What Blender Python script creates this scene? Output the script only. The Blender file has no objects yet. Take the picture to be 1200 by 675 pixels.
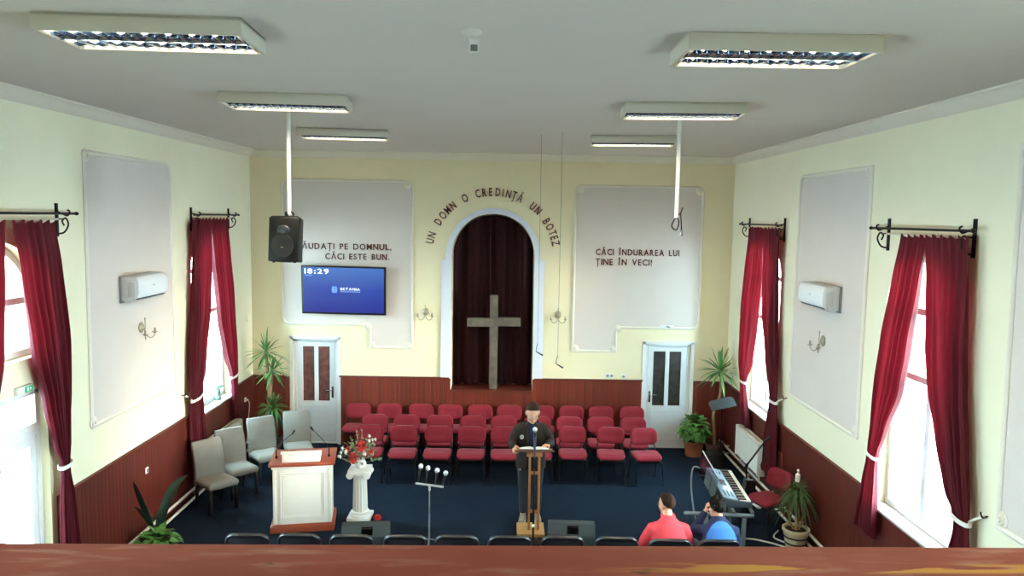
import bpy, bmesh, math, random
from mathutils import Vector, Matrix, Euler, noise, geometry
PI = math.pi
rnd = random.Random(7)
S = bpy.context.scene
COL = S.collection

# ------------------------------------------------------------------ camera, sky, exposure
XL, XR, D, H, ZW = -4.89, 4.305, 14.37, 5.664, 1.335      # room: side walls, back wall, ceiling, wainscot height
cam = bpy.data.cameras.new('camera'); camo = bpy.data.objects.new('camera', cam); COL.objects.link(camo)
cam.sensor_width = 36.0; cam.lens = 880.0 / 1200 * 36; cam.clip_start = 0.02; cam.clip_end = 200
_r = (0.99985634, -0.00588405, 0.01589608); _d = (0.01527264, -0.09403931, -0.99545133); _f = (0.00735214, 0.9955511, -0.09393594)
camo.matrix_world = Matrix(((_r[0], -_d[0], -_f[0], 0), (_r[1], -_d[1], -_f[1], 0), (_r[2], -_d[2], -_f[2], 4.478), (0, 0, 0, 1)))
S.camera = camo
S.view_settings.view_transform = 'Standard'; S.view_settings.look = 'None'
S.view_settings.gamma = 1.0; S.view_settings.use_curve_mapping = False
S.view_settings.exposure = 0.0
SKY = 65.0            # overcast daylight outside the windows
GLOW = 6.5           # strength of the evening glow
LAMP = 26.0          # watts per ceiling light
W = bpy.data.worlds.new('World'); S.world = W; W.use_nodes = True
nt = W.node_tree; nt.nodes.clear()
_o = nt.nodes.new('ShaderNodeOutputWorld'); _b = nt.nodes.new('ShaderNodeBackground')
_tc = nt.nodes.new('ShaderNodeTexCoord'); _sx = nt.nodes.new('ShaderNodeSeparateXYZ'); _cr = nt.nodes.new('ShaderNodeValToRGB')
_mr = nt.nodes.new('ShaderNodeMapRange'); _mr.inputs[1].default_value = -1; _mr.inputs[2].default_value = 1
nt.links.new(_tc.outputs['Generated'], _sx.inputs[0]); nt.links.new(_sx.outputs[2], _mr.inputs[0]); nt.links.new(_mr.outputs[0], _cr.inputs[0])
_cr.color_ramp.elements[0].position = 0.25; _cr.color_ramp.elements[0].color = (0.10, 0.13, 0.13, 1)    # shaded ground close to the building
_e = _cr.color_ramp.elements.new(0.40); _e.color = (0.58, 0.82, 0.94, 1)     # pale open ground and houses further off
_cr.color_ramp.elements[-1].position = 0.53; _cr.color_ramp.elements[-1].color = (0.54, 0.86, 1.0, 1)     # white overcast sky
# hazy low evening sun beyond the right-hand windows: a broad warm glow in the sky
_vn = nt.nodes.new('ShaderNodeVectorMath'); _vn.operation = 'NORMALIZE'; nt.links.new(_tc.outputs['Generated'], _vn.inputs[0])
_dt = nt.nodes.new('ShaderNodeVectorMath'); _dt.operation = 'DOT_PRODUCT'; nt.links.new(_vn.outputs[0], _dt.inputs[0]); _dt.inputs[1].default_value = Vector((.94, -.31, .10)).normalized()
_mx = nt.nodes.new('ShaderNodeMath'); _mx.operation = 'MAXIMUM'; nt.links.new(_dt.outputs['Value'], _mx.inputs[0]); _mx.inputs[1].default_value = 0
_pw = nt.nodes.new('ShaderNodeMath'); _pw.operation = 'POWER'; nt.links.new(_mx.outputs[0], _pw.inputs[0]); _pw.inputs[1].default_value = 150
_gl = nt.nodes.new('ShaderNodeMix'); _gl.data_type = 'RGBA'; _gl.blend_type = 'ADD'; _gl.inputs[0].default_value = 1; _gl.clamp_result = False
_sc = nt.nodes.new('ShaderNodeVectorMath'); _sc.operation = 'SCALE'; _sc.inputs[0].default_value = (1.0, .92, .72); nt.links.new(_pw.outputs[0], _sc.inputs['Scale'])
_s2 = nt.nodes.new('ShaderNodeVectorMath'); _s2.operation = 'SCALE'; nt.links.new(_sc.outputs[0], _s2.inputs[0]); _s2.inputs['Scale'].default_value = GLOW
nt.links.new(_cr.outputs[0], _gl.inputs[6]); nt.links.new(_s2.outputs[0], _gl.inputs[7])
nt.links.new(_gl.outputs[2], _b.inputs[0]); _b.inputs[1].default_value = SKY
nt.links.new(_b.outputs[0], _o.inputs[0])
try:
    S.cycles.use_denoising = True; S.cycles.max_bounces = 10; S.cycles.diffuse_bounces = 6; S.cycles.sample_clamp_indirect = 6.0
    S.cycles.caustics_reflective = False; S.cycles.caustics_refractive = False
    S.cycles.transparent_max_bounces = 12
except Exception: pass

# ------------------------------------------------------------------ materials
def C(h):
    h = h.lstrip('#'); v = [int(h[i:i + 2], 16) / 255 for i in (0, 2, 4)]
    return tuple((c / 12.92 if c <= .04045 else ((c + .055) / 1.055) ** 2.4) for c in v) + (1.0,)
MATS = {}
def M(name, col='#808080', rough=.5, metal=0.0, var=0.0, vs=6.0, bump=0.0, bs=60.0, emit=0.0, spec=None, sheen=0.0, coat=0.0, alpha=1.0):
    if name in MATS: return MATS[name]
    m = bpy.data.materials.new(name); m.use_nodes = True; n = m.node_tree.nodes; L = m.node_tree.links
    p = n['Principled BSDF']; c = C(col)
    p.inputs['Base Color'].default_value = c; p.inputs['Roughness'].default_value = rough; p.inputs['Metallic'].default_value = metal
    if spec is not None: p.inputs['Specular IOR Level'].default_value = spec
    if sheen: p.inputs['Sheen Weight'].default_value = sheen; p.inputs['Sheen Roughness'].default_value = .4
    if coat: p.inputs['Coat Weight'].default_value = coat
    if alpha < 1: p.inputs['Alpha'].default_value = alpha
    if emit: p.inputs['Emission Color'].default_value = c; p.inputs['Emission Strength'].default_value = emit
    if var or bump:
        t = n.new('ShaderNodeTexCoord')
    if var:
        x = n.new('ShaderNodeTexNoise'); x.inputs['Scale'].default_value = vs; x.inputs['Detail'].default_value = 4
        r = n.new('ShaderNodeMapRange'); r.inputs[1].default_value = .3; r.inputs[2].default_value = .7; r.inputs[3].default_value = 1 - var; r.inputs[4].default_value = 1 + var
        k = n.new('ShaderNodeMix'); k.data_type = 'RGBA'; k.blend_type = 'MULTIPLY'; k.inputs[0].default_value = 1; k.inputs[6].default_value = c
        L.new(t.outputs['Object'], x.inputs[0]); L.new(x.outputs[0], r.inputs[0]); L.new(r.outputs[0], k.inputs[7]); L.new(k.outputs[2], p.inputs['Base Color'])
    if bump:
        x = n.new('ShaderNodeTexNoise'); x.inputs['Scale'].default_value = bs; x.inputs['Detail'].default_value = 3
        b = n.new('ShaderNodeBump'); b.inputs['Strength'].default_value = bump; b.inputs['Distance'].default_value = .01
        L.new(t.outputs['Object'], x.inputs[0]); L.new(x.outputs[0], b.inputs['Height']); L.new(b.outputs[0], p.inputs['Normal'])
    MATS[name] = m; return m
def plank_mat(name, axis, c1, c2, width=.085):
    m = bpy.data.materials.new(name); m.use_nodes = True; n = m.node_tree.nodes; L = m.node_tree.links; p = n['Principled BSDF']
    def N(t): return n.new(t)
    def math_(op, a, b=None, v=None):
        q = N('ShaderNodeMath'); q.operation = op; L.new(a, q.inputs[0])
        if b is not None: L.new(b, q.inputs[1])
        elif v is not None: q.inputs[1].default_value = v
        return q.outputs[0]
    g = N('ShaderNodeNewGeometry'); s = N('ShaderNodeSeparateXYZ'); L.new(g.outputs['Position'], s.inputs[0])
    u = math_('DIVIDE', s.outputs[axis], v=width); fl = math_('FLOOR', u); fr = math_('FRACT', u)
    wn = N('ShaderNodeTexWhiteNoise'); wn.noise_dimensions = '1D'; L.new(fl, wn.inputs['W'])
    mp = N('ShaderNodeMapping'); mp.inputs['Scale'].default_value = (30, 30, 30); mp.inputs['Scale'].default_value[2] = 1.5
    L.new(g.outputs['Position'], mp.inputs[0])
    no = N('ShaderNodeTexNoise'); no.inputs['Scale'].default_value = 1.0; no.inputs['Detail'].default_value = 5; L.new(mp.outputs[0], no.inputs[0])
    mx = N('ShaderNodeMix'); mx.data_type = 'RGBA'; mx.inputs[6].default_value = C(c1); mx.inputs[7].default_value = C(c2)
    a = math_('MULTIPLY', wn.outputs[0], v=.55); b = math_('MULTIPLY', no.outputs[0], v=.5); ab = math_('ADD', a, b); L.new(ab, mx.inputs[0])
    d1 = math_('SUBTRACT', fr, v=.5); d2 = math_('ABSOLUTE', d1); d3 = math_('SUBTRACT', d2, v=.44); d4 = math_('MULTIPLY', d3, v=18.0)
    d5 = N('ShaderNodeClamp'); L.new(d4, d5.inputs[0])
    inv = math_('MULTIPLY', d5.outputs[0], v=-1.0)
    bp = N('ShaderNodeBump'); bp.inputs['Strength'].default_value = .9; bp.inputs['Distance'].default_value = .012; L.new(inv, bp.inputs['Height'])
    L.new(bp.outputs[0], p.inputs['Normal'])
    dk = N('ShaderNodeMix'); dk.data_type = 'RGBA'; dk.blend_type = 'MULTIPLY'
    dm = math_('MULTIPLY', d5.outputs[0], v=.75); L.new(dm, dk.inputs[0]); L.new(mx.outputs[2], dk.inputs[6]); dk.inputs[7].default_value = (.25, .2, .2, 1)
    L.new(dk.outputs[2], p.inputs['Base Color']); p.inputs['Roughness'].default_value = .42
    return m
def glass_mat(name, tint=(1, 1, 1, 1), gloss=.08, rough=.02):
    m = bpy.data.materials.new(name); m.use_nodes = True; n = m.node_tree.nodes; L = m.node_tree.links; n.clear()
    o = n.new('ShaderNodeOutputMaterial'); t = n.new('ShaderNodeBsdfTransparent'); t.inputs[0].default_value = tint
    g = n.new('ShaderNodeBsdfGlossy'); g.inputs['Roughness'].default_value = rough; mx = n.new('ShaderNodeMixShader'); mx.inputs[0].default_value = gloss
    L.new(t.outputs[0], mx.inputs[1]); L.new(g.outputs[0], mx.inputs[2]); L.new(mx.outputs[0], o.inputs[0])
    return m
def cloth_mat(name, col, trans, tcol):
    m = bpy.data.materials.new(name); m.use_nodes = True; n = m.node_tree.nodes; L = m.node_tree.links
    p = n['Principled BSDF']; o = n['Material Output']
    p.inputs['Base Color'].default_value = C(col); p.inputs['Roughness'].default_value = .75; p.inputs['Sheen Weight'].default_value = .06; p.inputs['Specular IOR Level'].default_value = .2
    p.inputs['Sheen Tint'].default_value = C(tcol)
    t = n.new('ShaderNodeBsdfTranslucent'); t.inputs[0].default_value = C(tcol)
    mx = n.new('ShaderNodeMixShader'); mx.inputs[0].default_value = trans
    L.new(p.outputs[0], mx.inputs[1]); L.new(t.outputs[0], mx.inputs[2]); L.new(mx.outputs[0], o.inputs[0])
    return m

# ------------------------------------------------------------------ mesh helpers
class MB:
    def __init__(s): s.v = []; s.f = []; s.mi = []; s.cur = 0
    def add(s, vs, fs, mi=None):
        k = len(s.v); s.v += [tuple(v) for v in vs]
        for f in fs: s.f.append([i + k for i in f]); s.mi.append(s.cur if mi is None else mi)
        return s
    def box(s, c, d, R=None, mi=None):
        c = Vector(c); h = Vector(d) / 2
        vs = [Vector((x * h.x, y * h.y, z * h.z)) for x in (-1, 1) for y in (-1, 1) for z in (-1, 1)]
        if R is not None: vs = [R @ v for v in vs]
        return s.add([c + v for v in vs], [(0, 1, 3, 2), (4, 6, 7, 5), (0, 4, 5, 1), (2, 3, 7, 6), (0, 2, 6, 4), (1, 5, 7, 3)], mi)
    def loft(s, rings, caps=True, mi=None, closed=True):
        n = len(rings[0]); vs = [v for r in rings for v in r]; fs = []
        for i in range(len(rings) - 1):
            for j in range(n if closed else n - 1):
                a = i * n + j; b = i * n + (j + 1) % n
                fs.append((a, b, b + n, a + n))
        if caps:
            fs.append(tuple(range(n))[::-1]); fs.append(tuple(range((len(rings) - 1) * n, len(rings) * n)))
        return s.add(vs, fs, mi)
    def tube(s, pts, r, n=8, caps=True, ref=(1, 0, 0), mi=None, round_=False):
        pts = [Vector(p) for p in pts]; k = len(pts)
        rr = [r] * k if not isinstance(r, (list, tuple)) else list(r)
        rr = [(q, q) if not isinstance(q, (list, tuple)) else q for q in rr]
        T = []
        for i in range(k):
            t = pts[min(i + 1, k - 1)] - pts[max(i - 1, 0)]; T.append(t.normalized())
        if round_:
            a0, b0 = rr[0]; a1, b1 = rr[-1]; ex0 = []; ex1 = []
            for q in (1.0, .8, .45):
                ex0.append((pts[0] - T[0] * min(a0, b0) * math.sin(q * PI / 2) , (a0 * math.cos(q * PI / 2) + 1e-4, b0 * math.cos(q * PI / 2) + 1e-4)))
                ex1.append((pts[-1] + T[-1] * min(a1, b1) * math.sin(q * PI / 2), (a1 * math.cos(q * PI / 2) + 1e-4, b1 * math.cos(q * PI / 2) + 1e-4)))
            ex1 = ex1[::-1]
            pts = [e[0] for e in ex0] + pts + [e[0] for e in ex1]; rr = [e[1] for e in ex0] + rr + [e[1] for e in ex1]
            T = [T[0]] * 3 + T + [T[-1]] * 3
        sd = Vector(ref); rings = []
        for p, t, (a, b) in zip(pts, T, rr):
            q = sd - t * sd.dot(t)
            if q.length < 1e-4: q = Vector((0, 1, 0)) - t * t.y
            if q.length < 1e-4: q = Vector((0, 0, 1)) - t * t.z
            q.normalize(); w = t.cross(q)
            if not isinstance(ref, tuple) or True: sd = q
            rings.append([p + q * (a * math.cos(2 * PI * j / n)) + w * (b * math.sin(2 * PI * j / n)) for j in range(n)])
        return s.loft(rings, caps, mi)
    def lathe(s, prof, n=20, c=(0, 0, 0), mi=None, caps=True):
        c = Vector(c)
        return s.loft([[c + Vector((r * math.cos(2 * PI * j / n), r * math.sin(2 * PI * j / n), z)) for j in range(n)] for r, z in prof], caps, mi)
    def ell(s, c, r, R=None, n=14, m=9, mi=None):
        c = Vector(c); rings = []
        if not isinstance(r, (list, tuple)): r = (r, r, r)
        for i in range(m + 1):
            th = PI * (i + .0) / m; th = min(max(th, .02), PI - .02)
            ring = []
            for j in range(n):
                v = Vector((r[0] * math.sin(th) * math.cos(2 * PI * j / n), r[1] * math.sin(th) * math.sin(2 * PI * j / n), -r[2] * math.cos(th)))
                ring.append(c + (R @ v if R is not None else v))
            rings.append(ring)
        return s.loft(rings, True, mi)
    def slab(s, outer, holes, fn, d0, d1, mi=None):
        polys = [outer] + list(holes)
        tris = geometry.tessellate_polygon([[Vector((a, b, 0)) for a, b in p] for p in polys])
        flat = [q for p in polys for q in p]; n = len(flat)
        vs = [fn(a, b, d0) for a, b in flat] + [fn(a, b, d1) for a, b in flat]
        fs = [tuple(t) for t in tris] + [tuple(i + n for i in t[::-1]) for t in tris]
        k = 0
        for p in polys:
            for i in range(len(p)):
                a = k + i; b = k + (i + 1) % len(p); fs.append((a, b, b + n, a + n))
            k += len(p)
        return s.add(vs, fs, mi)
    def sheet(s, fn, nu, nv, mi=None):
        vs = [fn(i / nu, j / nv) for j in range(nv + 1) for i in range(nu + 1)]
        fs = [(j * (nu + 1) + i, j * (nu + 1) + i + 1, (j + 1) * (nu + 1) + i + 1, (j + 1) * (nu + 1) + i) for j in range(nv) for i in range(nu)]
        return s.add(vs, fs, mi)
    def xform(s, mat, start=0):
        s.v = s.v[:start] + [tuple(mat @ Vector(v)) for v in s.v[start:]]; return s
    def mesh(s, name, mats, smooth=35, bevel=0, seg=2, recalc=True):
        me = bpy.data.meshes.new(name); me.from_pydata(s.v, [], s.f); me.validate()
        if not isinstance(mats, (list, tuple)): mats = [mats]
        for m in mats: me.materials.append(m)
        if len(s.mi) == len(me.polygons): me.polygons.foreach_set('material_index', s.mi)
        bm = bmesh.new(); bm.from_mesh(me)
        if recalc: bmesh.ops.recalc_face_normals(bm, faces=bm.faces)
        if bevel:
            es = [e for e in bm.edges if len(e.link_faces) == 2 and e.calc_face_angle(0) > .6]
            bmesh.ops.bevel(bm, geom=es, offset=bevel, segments=seg, profile=.5, affect='EDGES', clamp_overlap=True)
        bm.to_mesh(me); bm.free()
        if smooth:
            me.shade_smooth()
            if smooth < 170: me.set_sharp_from_angle(angle=math.radians(smooth))
        me.update(); return me
    def build(s, name, mats, parent=None, smooth=35, bevel=0, seg=2, label=None, recalc=True):
        return link(name, s.mesh(name, mats, smooth, bevel, seg, recalc), parent, label)
def link(name, me, parent=None, label=None):
    o = bpy.data.objects.new(name, me); COL.objects.link(o)
    if parent is not None: o.parent = parent
    if label: o['label'] = label
    return o
def tag(o, label=None, cat=None, group=None, kind=None):
    if label: o['label'] = label
    if cat: o['category'] = cat
    if group: o['group'] = group
    if kind: o['kind'] = kind
    return o
def thing(name, label, cat, loc=(0, 0, 0), rz=0.0, group=None):
    o = bpy.data.objects.new(name, None); o.empty_display_size = .1; COL.objects.link(o); o.location = loc; o.rotation_euler = (0, 0, rz)
    return tag(o, label, cat, group)
def struct(name, mb, mats, label, cat, parent=None, **k):
    o = mb.build(name, mats, parent, **k)
    if parent is None: tag(o, label, cat, None, 'structure')
    return o
def dup(root, loc, rz=None, label=None, group=None):
    r = root.copy(); COL.objects.link(r); r.location = loc
    if rz is not None: r.rotation_euler = (0, 0, rz)
    if label: r['label'] = label
    if group: r['group'] = group
    for ch in list(root.children):
        c = ch.copy(); COL.objects.link(c); c.parent = r
        for g in list(ch.children):
            d = g.copy(); COL.objects.link(d); d.parent = c
    return r
def rot(ax, a): return Matrix.Rotation(a, 3, ax)
def curve(pts, n=8):
    pts = [Vector(p) for p in pts]; out = []
    P = [pts[0]] + pts + [pts[-1]]
    for i in range(len(pts) - 1):
        a, b, c, d = P[i:i + 4]
        for k in range(n):
            t = k / n
            out.append(.5 * ((2 * b) + (c - a) * t + (2 * a - 5 * b + 4 * c - d) * t * t + (3 * b - a - 3 * c + d) * t ** 3))
    out.append(pts[-1]); return out

# ------------------------------------------------------------------ palette
wall_cream = M('cream_wall_paint', '#f2ecce', .85, var=.02, vs=1.5)
wall_cream_warm_lit = M('cream_wall_warm_light', '#efe3be', .85, var=.02, vs=1.5)  # cream wall paint with the back wall's warm light put into the colour
mauve = M('mauve_panel_paint', '#ddd2c9', .85, var=.02, vs=2)
ceil_m = M('white_ceiling_paint', '#e6e0d8', .9, var=.015, vs=1)
white_trim = M('white_gloss_paint', '#eeeeea', .5)
plaster = M('white_plaster_moulding', '#ebe3d2', .6)
pvc = M('white_upvc', '#e8edf0', .35)
blue_white = M('pale_blue_arch_paint', '#dfe4ee', .6)
carpet = M('navy_carpet', '#131e2c', .95, var=.14, vs=3, bump=.5, bs=300, spec=.1)
wood_back = plank_mat('back_wainscot_boards', 0, '#561a10', '#762a17')
wood_side = plank_mat('side_wainscot_boards', 1, '#4c1a14', '#64231a')
cap_wood = M('dark_wood_cap', '#5a2318', .45)
black_plastic = M('black_plastic', '#0b0b0d', .45, spec=.35, bump=.05, bs=200)
black_metal = M('black_metal', '#131314', .4, metal=.3)
iron = M('wrought_iron', '#141211', .5, metal=.6)
chrome = M('chrome', '#c8c8c8', .2, metal=1)
grey_metal = M('grey_metal', '#8f979b', .35, metal=.6)
louvre_m = M('louvre_aluminium', '#93a6bc', .2, metal=1)
pipe_m = M('white_pipe_paint', '#e6e0d6', .45)
red_fabric = M('red_chair_fabric', '#7f212d', .85, var=.05, vs=20, bump=.15, bs=400, sheen=.08, spec=.2)
grey_fabric = M('grey_beige_fabric', '#8b8780', .9, var=.04, vs=8, bump=.1, bs=300)
dark_leg = M('dark_wood_leg', '#1c1412', .4)
curtain_red = cloth_mat('red_velvet_curtain', '#4c0e19', .07, '#b01c2c')
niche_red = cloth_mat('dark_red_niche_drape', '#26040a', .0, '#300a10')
glass = glass_mat('clear_window_glass')
bulb = M('lit_fluorescent_tube', '#ffeed0', .4, emit=30.0)
brass = M('aged_brass', '#a39880', .4, metal=.6)
leaf = M('leaf_green', '#3c6b2c', .5, var=.3, vs=9)
leaf_light = M('bright_leaf_green', '#4b7d36', .5, var=.3, vs=9)
leaf_dark = M('dark_leaf_green', '#14382c', .4, var=.25, vs=6)
bark = M('plant_stem', '#8c6a4a', .8, var=.2, vs=20)
soil = M('potting_soil', '#2a1c14', .95)
terracotta = M('terracotta', '#9c5a3c', .8, var=.1)
skin = M('skin', '#d9a184', .55, var=.03, vs=15)
letter_m = M('dark_red_lettering', '#4a1414', .5)
# ------------------------------------------------------------------ the room shell
def arch_pts(y0, y1, zs, rise, n=20):
    c = (y0 + y1) / 2; h = (y1 - y0) / 2
    return [(c + h * math.cos(t), zs + rise * math.sin(t)) for t in [PI * i / n for i in range(n + 1)]]
def opening(y0, y1, z0, zs=3.55, rise=.62): return [(y0, z0), (y1, z0)] + arch_pts(y0, y1, zs, rise)
YB = -3.0
WIN = {'window_1': (XL, 11.62, 13.20), 'window_2': (XR, 11.72, 13.26), 'window_3': (XR, 6.92, 8.42), 'window_4': (XL, 6.40, 7.94)}
TH = .72
lw = MB(); lw.slab([(YB, 0), (6.46, 0), (6.46, 2.62), (7.90, 2.62), (7.90, 0), (D + .5, 0), (D + .5, H + .1), (YB, H + .1)],
                   [opening(11.62, 13.20, 1.26), opening(6.46, 7.90, 2.96), opening(1.75, 3.25, 1.26)], lambda a, b, d: (XL - d, a, b), 0, TH)
struct('wall_left', lw, wall_cream, 'cream painted left side wall', 'wall', smooth=20)
rw = MB(); rw.slab([(YB, 0), (D + .5, 0), (D + .5, H + .1), (YB, H + .1)],
                   [opening(11.72, 13.26, 1.26), opening(6.92, 8.42, 1.26), opening(2.05, 3.55, 1.26)], lambda a, b, d: (XR + d, a, b), 0, TH)
struct('wall_right', rw, wall_cream, 'cream painted right side wall', 'wall', smooth=20)
# back wall with the arched niche and two door openings
NX0, NX1, NZ0, NZS, NR = -1.06, .53, 1.11, 3.74, .80
niche_hole = [(NX0, NZ0), (NX1, NZ0)] + [(-.265 + .795 * math.cos(PI * i / 28), NZS + NR * math.sin(PI * i / 28)) for i in range(29)]
LD = (-4.11, -3.25); RD = (2.72, 3.60); DH = 2.075
bw = MB(); bw.slab([(XL, 0), (LD[0], 0), (LD[0], DH), (LD[1], DH), (LD[1], 0), (RD[0], 0), (RD[0], DH), (RD[1], DH), (RD[1], 0), (XR, 0), (XR, H + .1), (XL, H + .1)],
                   [niche_hole], lambda a, b, d: (a, D + d, b), 0, .62)
bw.box((-.265, D + .64, 2.85), (1.9, .04, 3.8))
for x0, x1 in (LD, RD): bw.box(((x0 + x1) / 2, D + .64, 1.04), (x1 - x0 + .1, .04, 2.15))
struct('wall_back', bw, wall_cream_warm_lit, 'cream back wall with arched niche', 'wall', smooth=20)
rr = MB(); rr.box(((XL + XR) / 2, YB - .1, H / 2), (XR - XL, .2, H)); struct('wall_front', rr, wall_cream, 'cream wall behind the balcony', 'wall', smooth=0)
fl = MB(); fl.box(((XL + XR) / 2, (YB + D + .5) / 2, -.1), (XR - XL + 1.5, D + .5 - YB, .2)); struct('floor', fl, carpet, 'navy blue carpeted floor', 'floor', smooth=0)
ce = MB(); ce.box(((XL + XR) / 2, (YB + D + .5) / 2, H + .1), (XR - XL + 1.5, D + .5 - YB, .2)); struct('ceiling', ce, ceil_m, 'flat pale grey ceiling', 'ceiling', smooth=0)
# cornice along the three visible walls
cp = [(0, 0), (.13, 0), (.13, -.02), (.105, -.03), (.08, -.06), (.05, -.09), (.03, -.11), (.0, -.13)]
def cornice(name, fn, a, b, lab):
    m = MB(); m.loft([[fn(t, u, H + w) for u, w in cp] for t in (a, b)]); struct(name, m, plaster, lab, 'cornice', smooth=40)
cornice('trim_1', lambda t, u, z: (XL + u, t, z), YB, D, 'white cornice along the top of the left wall')
cornice('trim_2', lambda t, u, z: (XR - u, t, z), YB, D, 'white cornice along the top of the right wall')
cornice('trim_3', lambda t, u, z: (t, D - u, z), XL, XR, 'white cornice along the top of the back wall')
# wainscot
def wains_side(name, x, sg, outer, lab, m=wood_side):
    w = MB(); w.slab(outer, [], lambda a, b, d: (x + sg * d, a, b), -.001, .03)
    struct(name, w, m, lab, 'wainscot', smooth=20)
zc = ZW
wains_side('trim_4', XL, 1, [(8.0, 0), (D, 0), (D, zc), (13.22, zc), (13.22, 1.235), (11.60, 1.235), (11.60, zc), (8.0, zc)], 'red-brown board wainscot along the left wall')
wains_side('trim_5', XR, -1, [(YB, 0), (D, 0), (D, zc), (13.28, zc), (13.28, 1.235), (11.70, 1.235), (11.70, zc), (8.44, zc), (8.44, 1.235), (6.90, 1.235), (6.90, zc), (3.57, zc), (3.57, 1.235), (2.03, 1.235), (2.03, zc), (YB, zc)], 'red-brown board wainscot along the right wall')
def wains_back(name, outer, lab):
    w = MB(); w.slab(outer, [], lambda a, b, d: (a, D - d, b), -.001, .03); struct(name, w, wood_back, lab, 'wainscot', smooth=20)
wains_back('trim_6', [(XL + .03, 0), (-4.18, 0), (-4.18, zc), (XL + .03, zc)], 'board wainscot in the left back corner')
wains_back('trim_7', [(-3.185, 0), (2.655, 0), (2.655, zc + .01), (NX1 + .002, zc + .01), (NX1 + .002, NZ0 + .01), (NX0 - .002, NZ0 + .01), (NX0 - .002, zc + .01), (-3.185, zc + .01)], 'red-brown board wainscot behind the choir chairs')
wains_back('trim_8', [(3.665, 0), (XR - .03, 0), (XR - .03, zc), (3.665, zc)], 'board wainscot in the right back corner')
def strip(name, boxes, m, lab, cat, bevel=.004):
    b = MB()
    for c, d in boxes: b.box(c, d)
    struct(name, b, m, lab, cat, bevel=bevel, seg=1)
strip('trim_9', [((XL + .02, (8.0 + 11.6) / 2, zc + .012), (.05, 3.6, .025)), ((XL + .02, (13.22 + D) / 2, zc + .012), (.05, D - 13.22, .025))], cap_wood, 'dark wooden cap rail on the left wainscot', 'cap rail')
strip('trim_10', [((XR - .02, (8.44 + 11.7) / 2, zc + .012), (.05, 3.26, .025)), ((XR - .02, (13.28 + D) / 2, zc + .012), (.05, D - 13.28, .025)), ((XR - .02, 5.235, zc + .012), (.05, 3.33, .025))], cap_wood, 'dark wooden cap rail on the right wainscot', 'cap rail')
strip('trim_11', [((-2.155, D - .02, zc + .02), (2.13, .05, .025)), ((1.62, D - .02, zc + .02), (2.12, .05, .025)), ((-.265, D + .27, NZ0 - .01), (1.588, .64, .03)),
                  ((-4.55, D - .02, zc + .012), (.64, .05, .025)), ((3.97, D - .02, zc + .012), (.62, .05, .025))], cap_wood, 'dark wooden cap rail on the back wainscot', 'cap rail')
# niche surround: pilaster strips with a band round the arch
ns = MB()
inner = [(NX1, ZW)] + [(-.265 + .795 * math.cos(PI * i / 32), NZS + NR * math.sin(PI * i / 32)) for i in range(33)] + [(NX0, ZW)]
outer = [(NX1 + .19, ZW), (NX1 + .19, NZS - .1), (NX1 + .12, NZS - .1)] + [(-.265 + .90 * math.cos(PI * i / 32), NZS + .905 * math.sin(PI * i / 32)) for i in range(1, 32)] + [(NX0 - .12, NZS - .1), (NX0 - .19, NZS - .1), (NX0 - .19, ZW)]
ns.slab(outer + inner[::-1], [], lambda a, b, d: (a, D - d, b), -.001, .025)
for x in (NX0 - .095, NX1 + .095):
    ns.box((x, D - .02, 1.45), (.2, .04, .2)); ns.box((x, D - .02, NZS - .12), (.2, .045, .06))
struct('trim_12', ns, blue_white, 'pale blue-white arch surround framing the niche', 'arch trim', smooth=25)
# mauve wall panels with white mouldings
def wall_panel(name, poly, fn, lab, blobs, r=.026):
    f = MB(); f.slab(poly, [], fn, -.001, .006, mi=0)
    n = len(poly)
    for i in range(n):
        a = Vector(poly[i]); b = Vector(poly[(i + 1) % n]); t = (b - a).normalized(); w = Vector((-t.y, t.x)); L = (b - a).length; k = max(2, int(L / .12))
        prof = [(-r, 0), (-r, .012), (-.5 * r, .026), (0, .03), (.5 * r, .026), (r, .012), (r, 0)]
        ringf = lambda p: [fn(p.x + w.x * u, p.y + w.y * u, d) for u, d in prof]
        f.loft([ringf(a - t * .01), ringf(b + t * .01)], True, mi=1)
    for x, z in blobs:
        for rr_, h in ((.075, .02), (.05, .035), (.022, .05)):
            f.loft([[fn(x + q * rr_ * math.cos(j * PI / 8), z + q * rr_ * math.sin(j * PI / 8), d) for j in range(16)] for q, d in ((1, 0), (1, h * .7), (.75, h))], True, mi=1)
    return struct(name, f, [mauve, plaster], lab, 'wall panel', smooth=40)
def rounded(poly, corners, r=.14, n=5):
    out = []
    k = len(poly)
    for i, p in enumerate(poly):
        if i not in corners: out.append(p); continue
        P = Vector(p); a = (Vector(poly[i - 1]) - P).normalized(); b = (Vector(poly[(i + 1) % k]) - P).normalized()
        c = P + (a + b) * r
        for j in range(n + 1):
            t = PI / 2 * j / n; q = c - b * r * math.cos(t) - a * r * math.sin(t)
            out.append((q.x, q.y))
    return out
backfn = lambda a, b, d: (a, D - d, b); leftfn = lambda a, b, d: (XL + d, a, b); rightfn = lambda a, b, d: (XR - d, a, b)
pl = [(-4.29, 5.12), (-1.81, 5.12), (-1.81, 1.93), (-2.61, 1.93), (-2.61, 2.37), (-4.29, 2.37)]
wall_panel('trim_13', rounded(pl, (0, 1, 5), .12), backfn, 'mauve wall panel with white moulding behind the television', [(-1.86, 1.97), (-2.57, 1.97), (-2.65, 2.33), (-1.9, 5.05)])
pr = [(1.29, 5.09), (3.72, 5.09), (3.72, 2.39), (2.13, 2.39), (2.13, 1.92), (1.29, 1.92)]
wall_panel('trim_14', rounded(pr, (0, 1, 2), .12), backfn, 'mauve wall panel with white moulding above the right door', [(1.35, 1.97), (2.08, 1.97), (2.17, 2.36), (1.37, 5.02), (3.65, 5.02)])
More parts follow.
